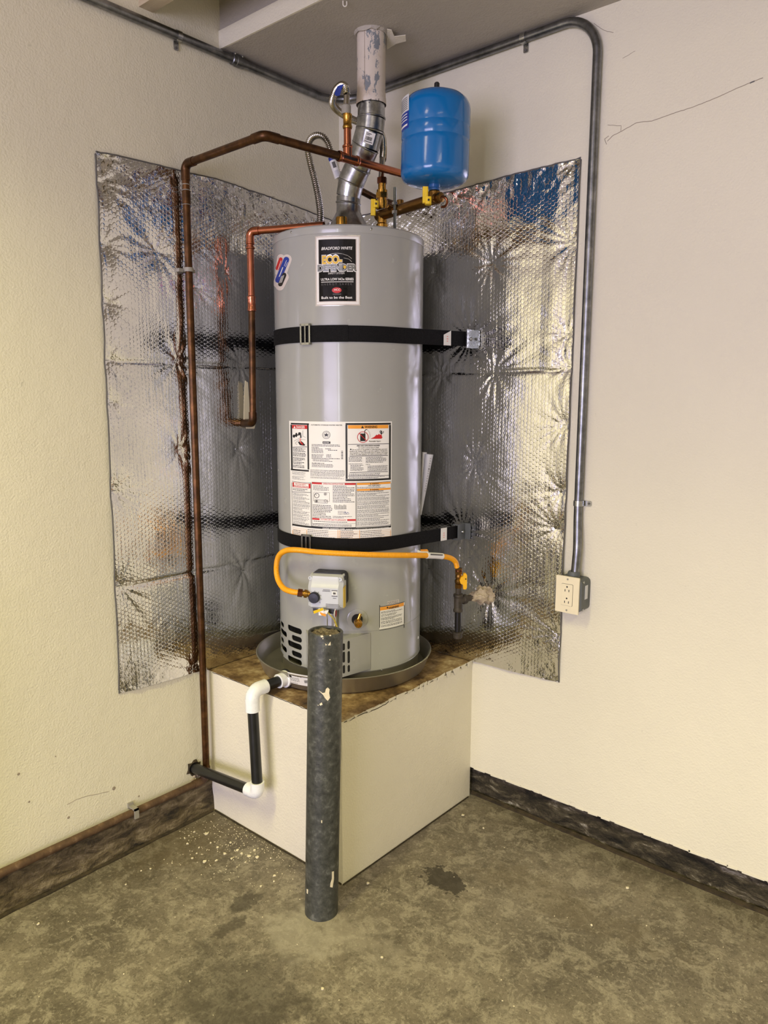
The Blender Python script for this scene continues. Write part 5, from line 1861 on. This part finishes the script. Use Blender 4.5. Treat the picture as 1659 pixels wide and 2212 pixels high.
# relief valve discharge
tp = thing('relief_pipe', 'bright copper relief pipe dropping from the heater top into the foil', 'pipe', (0.087, -0.493, 1.31))
ZP = 1.916
te = np.array([0.085, -0.493, ZP])
ts = on(700, 486.5, 2, ZP)
tz0 = 1.318
zj = zat(655, te[0], te[1])
def tpipe(name, pts, r=0.0111, mat='copper_new', rad=0.016):
    return MB().sweep(fillet(pts, rad), r, 18).obj(name, mat, tp)
ud = (ts - te) / np.linalg.norm(ts - te)
tpipe('top_pipe', [ts, te + ud * 0.03])
tpipe('elbow', [te + ud * 0.034, te, te - np.array([0, 0, 0.034])], 0.0131)
for zz in (0.036, 0.050):
    MB().lathe([(0.0120, -0.004), (0.0142, -0.002), (0.0142, 0.002), (0.0120, 0.004)], te - np.array([0, 0, zz]), (0, 0, 1), 20, cap0=False, cap1=False).obj('press_bead', 'copper_new', tp)
tpipe('drop_pipe', [te - np.array([0, 0, 0.03]), (te[0], te[1], zj + 0.01)])
MB().lathe([(0.0111, zj - 0.026), (0.0138, zj - 0.024), (0.0142, zj - 0.019), (0.0128, zj - 0.015), (0.0128, zj + 0.012), (0.0142, zj + 0.016), (0.0138, zj + 0.021), (0.0111, zj + 0.023)], (te[0], te[1], 0), seg=22, cap0=False, cap1=False).obj('coupling', 'copper_new', tp)
tpipe('lower_pipe', [(te[0], te[1], zj - 0.015), (0.078, te[1], tz0 + 0.02)], 0.0111, 'copper_old')
tpipe('bottom_elbow', [(0.078, te[1], tz0 + 0.035), (0.078, te[1], tz0), (0.0, te[1] + 0.018, tz0 - 0.003)], 0.0134, 'copper_old', 0.018)
# torn pale flap of backing beside the elbow
fp = [on(x, y, 0, 0.022) for x, y in ((529, 822), (535, 826), (538, 870), (545, 900), (552, 912), (549, 926), (532, 926), (526, 905), (527, 860))]
tag(MB().prism(fp, (0.0015, 0, 0)).obj('backing_flap', 'ivory'), 'narrow pale flap of torn backing beside the relief pipe elbow', 'flap')

# ================================================================== seismic straps
def strap(zc, width, bx, bz, bpx, label, tagpx):
    t = thing('seismic_strap', label, 'strap', (HX, HY, zc - width / 2), 'black straps holding the heater to the wall')
    r = HR + 0.0022
    c = np.array([HX, HY])
    bp = np.array([bx, -0.034])
    dv = bp - c
    D = np.linalg.norm(dv)
    th_t = atan2(dv[1], dv[0]) - math.acos(r / D)
    path = []
    for q in np.linspace(th_t, th_t - 2 * pi + 0.9, 110):
        path.append((c[0] + r * cos(q), c[1] + r * sin(q)))
    def band(pts2, zs, name, thick=0.0016, mat='webbing', w=width):
        mb = MB()
        rows = []
        for i, (x, y) in enumerate(pts2):
            a = np.array(pts2[max(i - 1, 0)])
            b = np.array(pts2[min(i + 1, len(pts2) - 1)])
            d = (b - a) / np.linalg.norm(b - a)
            nn = np.array([d[1], -d[0]])
            if nn @ (np.array([x, y]) - c) < 0:
                nn = -nn
            z = zs[i]
            o_ = np.array([x, y]) + nn * thick
            rows.append([(x, y, z - w / 2), (o_[0], o_[1], z - w / 2), (o_[0], o_[1], z + w / 2), (x, y, z + w / 2), (x, y, z - w / 2)])
        mb.grid(rows)
        return mb.obj(name, mat, t, 40)
    tail = [tuple(bp + (np.array(path[0]) - bp) * k) for k in np.linspace(0, 1, 8)][:-1]
    pts2 = tail + path
    zs = [bz + (zc - bz) * k for k in np.linspace(0, 1, 8)][:-1] + [zc] * len(path)
    band(pts2, zs, 'webbing')
    # doubled end on the front
    th0 = cyl_hit(bpx + 2, 730 if zc > 1.4 else 1165)[0]
    th1 = cyl_hit(752, 730 if zc > 1.4 else 1165)[0]
    arc = [(c[0] + (r + 0.0018) * cos(q), c[1] + (r + 0.0018) * sin(q)) for q in np.linspace(th0, th1, 14)]
    band(arc, [zc + 0.0004] * 14, 'doubled_end', 0.0016, 'webbing', width + 0.0015)
    # buckle
    q = cyl_hit(bpx, 730 if zc > 1.4 else 1165)[0]
    d = np.array([cos(q), sin(q), 0])
    l = np.array([-sin(q), cos(q), 0])
    bc_ = np.array([c[0], c[1], zc]) + d * (r + 0.006)
    mb = MB()
    bw_, bh_ = 0.036, width + 0.014
    mat = 'zinc' if zc > 1.4 else 'conduit_steel'
    for (u, w, sx, sz) in ((-bw_ / 2 + 0.0026, 0, 0.0052, bh_), (bw_ / 2 - 0.0026, 0, 0.0052, bh_), (0, bh_ / 2 - 0.003, bw_, 0.0062), (0, -bh_ / 2 + 0.003, bw_, 0.0062), (0.0, 0, 0.0036, bh_ - 0.008)):
        mb.obox(bc_ + l * u + np.array([0, 0, w]), l, [0, 0, 1], d, sx, sz, 0.0035)
    mb.obj('buckle', mat, t, 0)
    # printed tag and wall bracket
    xt_ = np.array(path[0])
    f0, f1 = tagpx
    a_ = bp + (xt_ - bp) * f0
    b_ = bp + (xt_ - bp) * f1
    dd = (xt_ - bp) / np.linalg.norm(xt_ - bp)
    nn = np.array([dd[1], -dd[0]])
    if nn @ (bp - c) < 0:
        nn = -nn
    zz0, zz1 = bz + (zc - bz) * f0, bz + (zc - bz) * f1
    o_ = nn * 0.0022
    top1 = width * 0.2 if zc > 1.4 else width / 2
    P = [(a_[0] + o_[0], a_[1] + o_[1], zz0 - width / 2), (b_[0] + o_[0], b_[1] + o_[1], zz1 - width / 2), (b_[0] + o_[0], b_[1] + o_[1], zz1 + top1), (a_[0] + o_[0], a_[1] + o_[1], zz0 + width / 2)]
    tg_ = MB().prism(P, (nn[0] * 0.0005, nn[1] * 0.0005, 0)).obj('strap_tag', 'paper_white', t, 0)
    m_ = (a_ + b_) / 2 + nn * 0.003
    mb = MB()
    tx = np.array([dd[0], dd[1], 0])
    for k in range(3):
        cc = np.array([m_[0], m_[1], (zz0 + zz1) / 2 - 0.010 + k * 0.007])
        mb.obox(cc, tx, [0, 0, 1], [nn[0], nn[1], 0], 0.006 + 0.002 * (k % 2), 0.0022, 0.0004)
    mb.obj('tag_print', 'print_pink', tg_, 0)
    mb = MB()
    hb = width / 2 + 0.006
    mb.box((bx - 0.008, -0.010, bz - hb), (bx + 0.030, -0.006, bz + hb))
    mb.box((bx + 0.006, -0.048, bz - hb), (bx + 0.010, -0.008, bz + hb))
    mb.box((bx - 0.016, -0.050, bz - hb), (bx + 0.010, -0.047, bz - hb + 0.004)).box((bx - 0.016, -0.050, bz + hb - 0.004), (bx + 0.010, -0.047, bz + hb))
    mb.box((bx - 0.016, -0.050, bz - hb), (bx - 0.012, -0.047, bz + hb))
    br_ = mb.obj('wall_bracket', mat if zc > 1.4 else 'box_grey', t, 0)
    MB().lathe([(0.005, 0), (0.005, 0.003), (0.003, 0.005)], (bx + 0.010, -0.026, bz), (1, -0.3, 0), 10).obj('lag_bolt', 'zinc', br_)
strap(1.583, 0.046, 0.600, 1.588, 663, 'upper black webbing strap round the grey water heater', (0.26, 0.37))
strap(0.960, 0.042, 0.580, 0.955, 665, 'lower black webbing strap round the heater above the yellow gas hose', (0.23, 0.34))

# ================================================================== gas supply
gs = thing('gas_connector', 'yellow coated flexible gas hose looping across the front of the heater', 'hose', V(660, 1281, -0.28))
hpts = [V(648, 1280.5, -0.285), V(630, 1278, -0.27), V(612, 1270, -0.235), V(600, 1250, -0.19), V(597, 1225, -0.17), V(602, 1202, -0.18), V(616, 1190, -0.22), V(640, 1188, -0.26), V(690, 1193, -0.29), V(754, 1196.5, -0.295), V(820, 1199, -0.27),
        V(880, 1199.5, -0.22), V(930, 1200, -0.15), V(958, 1202, -0.115), V(974, 1206, -0.095), V(984, 1214, -0.082), V(987.5, 1226, -0.078)]
mb = MB()
corrugated(mb, hpts, 0.0082, 0.0006, 0.0042, 14)
mb.obj('hose', 'gas_yellow', gs, 60)
ga, gb_ = V(649, 1281, -0.285), V(668, 1283.5, -0.285)
gu = (gb_ - ga) / np.linalg.norm(gb_ - ga)
Lg = np.linalg.norm(gb_ - ga)
MB().hexnut(ga - gu * 0.008, ga + gu * 0.006, 0.0125).obj('flare_nut', 'bronze_nut', gs, 20)
MB().lathe([(0.0085, 0.004), (0.0085, 0.010), (0.0125, 0.011), (0.0125, 0.020), (0.009, 0.021), (0.009, Lg + 0.012)], ga, gu, 16).obj('adapter', 'brass', gs)
tagc = spline(hpts, 0.004)
seg_t = [p for p in tagc if 921 <= (W_ / 2 + FPX * ((p - CAMC) @ R2) / ((p - CAMC) @ FW)) <= 957 and p[2] > 0.85]
mb = MB().sweep(seg_t, 0.0098, 16)
wt = mb.obj('white_tag', 'paper_white', gs)
sA, sB = seg_t[1], seg_t[-2]
su = (sB - sA) / np.linalg.norm(sB - sA)
toc = (CAMC - sA)
toc = toc - su * (toc @ su)
toc /= np.linalg.norm(toc)
sv = np.cross(su, toc)
MB().obox((sA + sB) / 2 + toc * 0.0098 + np.array([0, 0, 0.004]), su, sv, toc, np.linalg.norm(sB - sA) * 0.85, 0.004, 0.0012).obj('tag_print', 'print_grey', wt, 0)

gv = thing('gas_shutoff', 'brass gas valve with yellow lever above a black iron drip leg', 'valve', V(990, 1380, -0.068))
TXg, TYg = 0.630, -0.100
ztg = zat(1302, TXg, TYg)
zg = lambda py: zat(py, TXg, TYg)
MB().lathe([(0.0095, zg(1228)), (0.0120, zg(1231)), (0.0120, zg(1234)), (0.0105, zg(1235))], (TXg, TYg, 0), seg=18).obj('hose_end', 'bronze_nut', gv)
MB().hexnut((TXg, TYg, zg(1240)), (TXg, TYg, zg(1227)), 0.0125).obj('flare_nut', 'brass_dull', gv, 20)
MB().lathe([(0.0090, zg(1240)), (0.0110, zg(1243)), (0.0110, zg(1248)), (0.0090, zg(1250)), (0.0125, zg(1253)), (0.0125, zg(1258)), (0.0095, zg(1261)), (0.0105, zg(1263))], (TXg, TYg, 0), seg=18).obj('valve_body', 'brass_dull', gv)
MB().hexnut((TXg, TYg, zg(1270)), (TXg, TYg, zg(1261)), 0.0125).obj('valve_nut', 'brass_dull', gv, 20)
MB().cyl((TXg, TYg, zg(1286)), (TXg, TYg, zg(1268)), 0.0098, 16).obj('nipple', 'black_iron', gv)
# iron tee towards the wall
mb = MB()
mb.lathe([(0.0150, zg(1321)), (0.0160, zg(1320)), (0.0160, zg(1316)), (0.0140, zg(1314)), (0.0140, zg(1290)), (0.0165, zg(1288)), (0.0165, zg(1284)), (0.0150, zg(1283))], (TXg, TYg, 0), seg=22)
tdir = np.array([0.03, 0.1, 0.004])
tdir /= np.linalg.norm(tdir)
mb.lathe([(0.013, 0), (0.013, 0.018), (0.0165, 0.020), (0.0165, 0.030)], (TXg, TYg, zg(1297)), tdir, 20)
mb.obj('iron_tee', 'black_iron', gv)
MB().cyl((TXg, TYg, zg(1297)), np.array([TXg, TYg, zg(1297)]) + tdir * 0.108, 0.0105, 16).obj('wall_nipple', 'black_iron', gv)
MB().cyl((TXg, TYg, zg(1366)), (TXg, TYg, zg(1318)), 0.0105, 18).obj('drip_leg', 'iron_pipe', gv)
MB().lathe([(0.0120, zg(1379)), (0.0148, zg(1377)), (0.0148, zg(1370)), (0.0160, zg(1369)), (0.0160, zg(1365)), (0.013, zg(1364))], (TXg, TYg, 0), seg=22).obj('drip_cap', 'black_iron', gv)
# yellow lever on the camera's right
hl = np.array([TXg, TYg, zg(1250)]) + R2 * np.array([1, 1, 0]) * 0.008 - np.array([DN[0], DN[1], 0]) * 0.012
n_ = np.array([DN[0], DN[1], 0])
rr_ = np.array([RT[0], RT[1], 0])
up_ = np.array([0, 0, 1.0])
outl = [(0.006, 0.022), (0.013, 0.022), (0.0165, 0.016), (0.0165, -0.026), (0.014, -0.031), (0.005, -0.031), (0.004, -0.016), (-0.004, -0.012), (-0.007, -0.002), (-0.003, 0.009), (0.004, 0.013)]
lev = MB().prism([hl + rr_ * x + up_ * y + n_ * 0.006 for x, y in outl], -n_ * 0.014).obj('lever', 'valve_yellow', gv, 20)
MB().lathe([(0.0022, 0), (0.0022, 0.003)], hl + rr_ * 0.012 + up_ * 0.004 - n_ * 0.007, -n_, 8).obj('lever_screw', 'print_black', lev)

# crumpled wad stuffed round the gas pipe at the wall
wend_ = np.array([TXg, TYg, zg(1297)]) + tdir * 0.108
rows = []
for i in range(13):
    f = i / 12
    c = wend_ - tdir * (0.062 * (1 - f)) + np.array([0.012 * f, 0, 0.004 * f])
    row = []
    for k in range(23):
        a = 2 * pi * (k % 22) / 22
        r = 0.0112 + 0.030 * f ** 1.2
        r *= 1 + 0.45 * nz((cos(a) * 1.3, sin(a) * 1.3, f * 3.0), 1.6, 2.0) + 0.4 * nz((cos(a) * 3, sin(a) * 3, f * 6.0), 1.5, 5.0)
        row.append(c + np.array([cos(a), 0, sin(a) * 0.8]) * r)
    rows.append(row)
mb = MB().grid(rows)
tag(mb.obj('sealing_wad', 'plaster_wad', None, 25), 'crumpled tan paper wad sealing the gas pipe hole in the foil', 'wad')

# ================================================================== rolled manual and paper tag on the heater side
man2 = thing('instruction_manual', 'rolled white paper manual in a clear bag hanging at the heater side', 'manual', V(908, 1115, -0.04))
kk = -0.035
def roll(name, pxa, pxb, wa, wb, k, mat, flat=0.45):
    a, b = V(*pxa, k), V(*pxb, k)
    n = 10
    pts = [a + (b - a) * i / n for i in range(n + 1)]
    rs = [wa + (wb - wa) * i / n for i in range(n + 1)]
    return MB().sweep(pts, rs, 18, sx=1.0, sy=1.0).obj(name, mat, man2)
roll('rolled_booklet', (926.5, 981), (908.5, 1112), 0.0145, 0.0030, kk, 'paper_grey')
roll('inner_roll', (917, 977), (907.5, 1106), 0.0080, 0.0026, kk + 0.006, 'paper_white')
mb = MB()
rg = random.Random(9)
for i in range(14):
    y = 990 + i * 5.4
    f = (y - 981) / 131
    xr = 926.5 - 18 * f + (9.5 - 7 * f) * 0.72
    mb.add([V(xr - 2.6 + 0.7 * f, y, kk - 0.0150 * (1 - 0.75 * f)), V(xr - 0.3, y, kk - 0.0135 * (1 - 0.75 * f)), V(xr - 0.3, y + (3.2 if i == 4 else 1.0), kk - 0.0135 * (1 - 0.75 * f)), V(xr - 2.6 + 0.7 * f, y + (3.2 if i == 4 else 1.0), kk - 0.0150 * (1 - 0.75 * f))], [(0, 1, 2, 3)])
mb.obj('spine_print', 'print_grey', man2, 0)

pt = [V(896, 1178, -0.10), V(900, 1186, -0.115), V(907, 1190, -0.12), V(925, 1191, -0.11), V(928, 1196, -0.115), V(912, 1199, -0.125), V(902, 1195, -0.125)]
pt2 = [V(908, 1187, -0.118), V(923, 1186.5, -0.108), V(926, 1191, -0.110), V(909, 1191, -0.120)]
pg = thing('paper_tag', 'small curled white and orange paper tag under the lower strap', 'tag', V(905, 1199, -0.11))
MB().prism(pt, np.array([DN[0], DN[1], 0]) * 0.001).obj('sheet', 'paper_white', pg, 0)
MB().prism(pt2, np.array([DN[0], DN[1], 0]) * 0.001).obj('orange_flap', 'print_orange', pg, 0)

# ================================================================== electrical conduit and outlet
RC = 0.0128
con = thing('conduit', 'grey steel conduit round the ceiling corner and down to the outlet box', 'conduit', (1.0, -0.015, 0.88))
XC = 1.001
bxp = on(1240, 1233, 1, -0.030)
cpath = fillet([(0.0148, -3.2, 2.4375), (0.0148, -0.0148, 2.4375), (XC, -0.0148, 2.4415), (XC, -0.0148, 1.05), (bxp[0] + 0.006, -0.026, 0.955), (bxp[0], -0.030, 0.80)], [0.11, 0.105, 0.3, 0.3], 12)
MB().sweep(cpath, RC, 18).obj('tube', 'conduit_steel', con)
def cstrap(p, along, tab, nrm):
    p, along, tab, nrm = (np.array(q, float) for q in (p, along, tab, nrm))
    mb = MB()
    mb.lathe([(RC + 0.0003, -0.008), (RC + 0.0022, -0.008), (RC + 0.0022, 0.008), (RC + 0.0003, 0.008)], p, along, 22, cap0=False, cap1=False)
    c = p + tab * (RC + 0.010) - nrm * (RC - 0.001)
    mb.obox(c, tab, along, nrm, 0.026, 0.016, 0.002, 0.004)
    o = mb.obj('strap', 'zinc', con)
    MB().lathe([(0.0035, 0), (0.0035, 0.002)], p + tab * (RC + 0.016) - nrm * (RC - 0.002), nrm, 10).obj('strap_screw', 'print_grey', o)
pa = on(385, 85, 0, 0.0148)
cstrap((0.0148, pa[1], 2.4375), (0, 1, 0), (0, 0, -1), (1, 0, 0))
pb = on(1132, 92, 1, -0.0148)
cstrap((pb[0], -0.0148, 2.4405), (1, 0, 0), (0, 0, -1), (0, -1, 0))
pc = on(1250, 1087, 1, -0.0148)
cstrap((XC, -0.0148, pc[2]), (0, 0, 1), (1, 0, 0), (0, -1, 0))
pd = on(513, 130, 0, 0.0148)
mb = MB().lathe([(RC, -0.024), (RC + 0.003, -0.022), (RC + 0.003, -0.010), (RC + 0.0045, -0.008), (RC + 0.0045, 0.008), (RC + 0.003, 0.010), (RC + 0.003, 0.022), (RC, 0.024)], (0.0148, pd[1], 2.4375), (0, 1, 0), 24, cap0=False, cap1=False)
mb.obj('coupling', 'conduit_steel', con)
for q in (-0.014, 0.014):
    MB().lathe([(0.003, 0), (0.003, 0.005)], (0.0148 + 0.006, pd[1] + q, 2.4375 + RC), (0.4, 0, 1), 8).obj('set_screw', 'zinc', con)

out = thing('outlet_box', 'ivory duplex outlet plate on a dark grey surface box beside the foil', 'outlet', (1.0, -0.03, 0.74))
tl, tr_, brr, bl = on(1203, 1241, 1, -0.060), on(1252, 1250, 1, -0.060), on(1249, 1329, 1, -0.060), on(1198.5, 1318.5, 1, -0.060)
cx = (tl[0] + tr_[0] + brr[0] + bl[0]) / 4
cz = (tl[2] + tr_[2] + brr[2] + bl[2]) / 4
pw = (tr_[0] - tl[0] + brr[0] - bl[0]) / 2
ph = (tl[2] - bl[2] + tr_[2] - brr[2]) / 2
X3, Y3, Z3 = np.array([1.0, 0, 0]), np.array([0, -1.0, 0]), np.array([0, 0, 1.0])
bw2, bh2 = pw + 0.012, ph - 0.012
MB().obox((cx + 0.001, -0.028, cz), X3, Z3, Y3, bw2, bh2, 0.056, 0.014).obj('box', 'box_grey', out)
MB().lathe([(0.019, 0), (0.019, 0.014), (0.016, 0.020)], (bxp[0], -0.030, cz + bh2 / 2 - 0.002), (0, 0, 1), 20).obj('hub', 'box_grey', out)
plate = MB().obox((cx, -0.0585, cz), X3, Z3, Y3, pw, ph, 0.005, 0.002).obj('cover_plate', 'ivory', out)
rw, rh = pw * 0.47, ph * 0.585
MB().obox((cx, -0.0612, cz), X3, Z3, Y3, rw + 0.0016, rh + 0.0016, 0.0006, 0.003).obj('receptacle_gap', 'print_grey', plate)
rec = MB().obox((cx, -0.0620, cz), X3, Z3, Y3, rw, rh, 0.002, 0.003).obj('receptacle', 'ivory', plate)
mb = MB()
for s in (1, -1):
    zc2 = cz + s * rh * 0.27
    for dx_ in (-0.0064, 0.0064):
        mb.box((cx + dx_ - 0.0011, -0.0634, zc2 - 0.008), (cx + dx_ + 0.0011, -0.0628, zc2 - 0.001))
    mb.lathe([(0.0026, 0), (0.0026, 0.0006)], (cx, -0.0628, zc2 + 0.007), (0, -1, 0), 10)
mb.obj('slot', 'print_black', plate, 0)
for s in (1, -1):
    MB().lathe([(0.003, 0), (0.003, 0.001)], (cx, -0.0608, cz + s * ph * 0.425), (0, -1, 0), 12).obj('plate_screw', 'clamp_grey', plate)
xb = cx + 0.001 + bw2 / 2
MB().box((xb - 0.0002, -0.036, cz - 0.012), (xb + 0.0008, -0.018, cz + 0.030)).obj('side_sticker', 'paper_grey', out, 0)
for s in (1, -1):
    MB().lathe([(0.004, 0), (0.004, 0.002)], (xb - 0.001, -0.046, cz + s * bh2 * 0.42), (1, 0, 0), 10).obj('box_screw', 'zinc', out)

# ================================================================== ceiling hook
hk = on(741, 2, 2, ZC)
zb_h = zat(14, hk[0], hk[1])
L_ = ZC - zb_h
loop = [hk + np.array([0, 0, 0.004]), hk - np.array([0, 0, L_ * 0.6])]
arc = [hk - np.array([0, 0, L_ * 0.6]) + np.array([RT[0], RT[1], 0]) * 0.005 * (1 - cos(a)) - np.array([0, 0, L_ * 0.4]) * sin(a) for a in np.linspace(0, pi, 9)]
loop = loop[:1] + arc + [arc[-1] + np.array([0, 0, L_ * 0.5])]
tag(MB().sweep(loop, 0.0016, 8).obj('ceiling_hook', 'wire_white', None), 'small white wire hook hanging from the low ceiling', 'hook')

# ================================================================== paint chips on the floor
rg = random.Random(21)
chips = [(446, 1803, 7), (405, 1824, 4), (442, 1863, 6), (555, 1853, 6), (538, 1850, 6), (467, 1860, 4), (500, 1856, 4), (593, 1893, 5), (592, 1905, 3), (563, 1916, 3),
         (795, 1909, 5), (1000, 1762, 6), (470, 1832, 4), (512, 1838, 5), (522, 1845, 4), (486, 1845, 5), (425, 1845, 3), (415, 1855, 4), (455, 1822, 3), (550, 1838, 4), (399, 1812, 3),
         (430, 1832, 3), (530, 1864, 3), (1044, 1790, 3), (305, 1882, 3), (325, 1878, 3), (420, 1798, 4), (408, 1806, 3), (498, 1822, 4), (585, 1855, 3), (1355, 1919, 5), (272, 1912, 3), (83, 1997, 4), (697, 2138, 4), (825, 2070, 3), (1278, 2000, 3)]
labels = {0: 'largest cream paint chip beside the pedestal foot on the left', 10: 'cream paint chip just right of the bollard foot', 11: 'cream paint chip lying between pedestal and right curb'}
for i, (x, y, s) in enumerate(chips):
    p = on(x, y, 2, 0.0)
    r = s * 0.0011
    n = rg.randint(5, 7)
    a0 = rg.uniform(0, 6)
    poly = [(p[0] + r * rg.uniform(0.6, 1.2) * cos(a0 + 2 * pi * k / n), p[1] + r * rg.uniform(0.6, 1.2) * sin(a0 + 2 * pi * k / n), 0.0002 + rg.uniform(0, 0.002)) for k in range(n)]
    o = MB().prism(poly, (0, 0, 0.0022)).obj('paint_chip', 'chip_white', None, 0)
    near = 'beside the pedestal foot' if (p[0] < PA and -0.80 < p[1]) else ('by the left curb below the copper pipe' if p[0] < 0.12 else ('on the floor behind the bollard' if p[1] > -0.9 else 'on the open concrete floor before the bollard'))
    tag(o, labels.get(i, ('small ' if s < 5 else 'larger ') + 'cream paint chip ' + near), 'paint chip', 'paint chips on the floor')
mb = MB()
for i in range(520):
    if i < 330:
        t_ = rg.random()
        x, y = rg.gauss(0.22, 0.13), -PB - abs(rg.gauss(0.0, 0.10)) - 0.006
        if x < 0.03 or x > 0.60:
            continue
    else:
        x, y = rg.uniform(0.1, 2.0), rg.uniform(-1.9, -0.1)
        if x < PA + 0.02 and y > -PB - 0.02:
            continue
    r = rg.uniform(0.0006, 0.0021)
    poly = [(x + r * cos(a + i) * rg.uniform(0.6, 1.3), y + r * sin(a + i) * rg.uniform(0.6, 1.3), 0.0001) for a in (0, 1.6, 3.1, 4.7)]
    mb.prism(poly, (0, 0, 0.0012))
o = mb.obj('paint_crumbs', 'chip_white', None, 0)
tag(o, 'fine cream paint crumbs scattered over the concrete floor', 'crumbs')
o['kind'] = 'stuff'
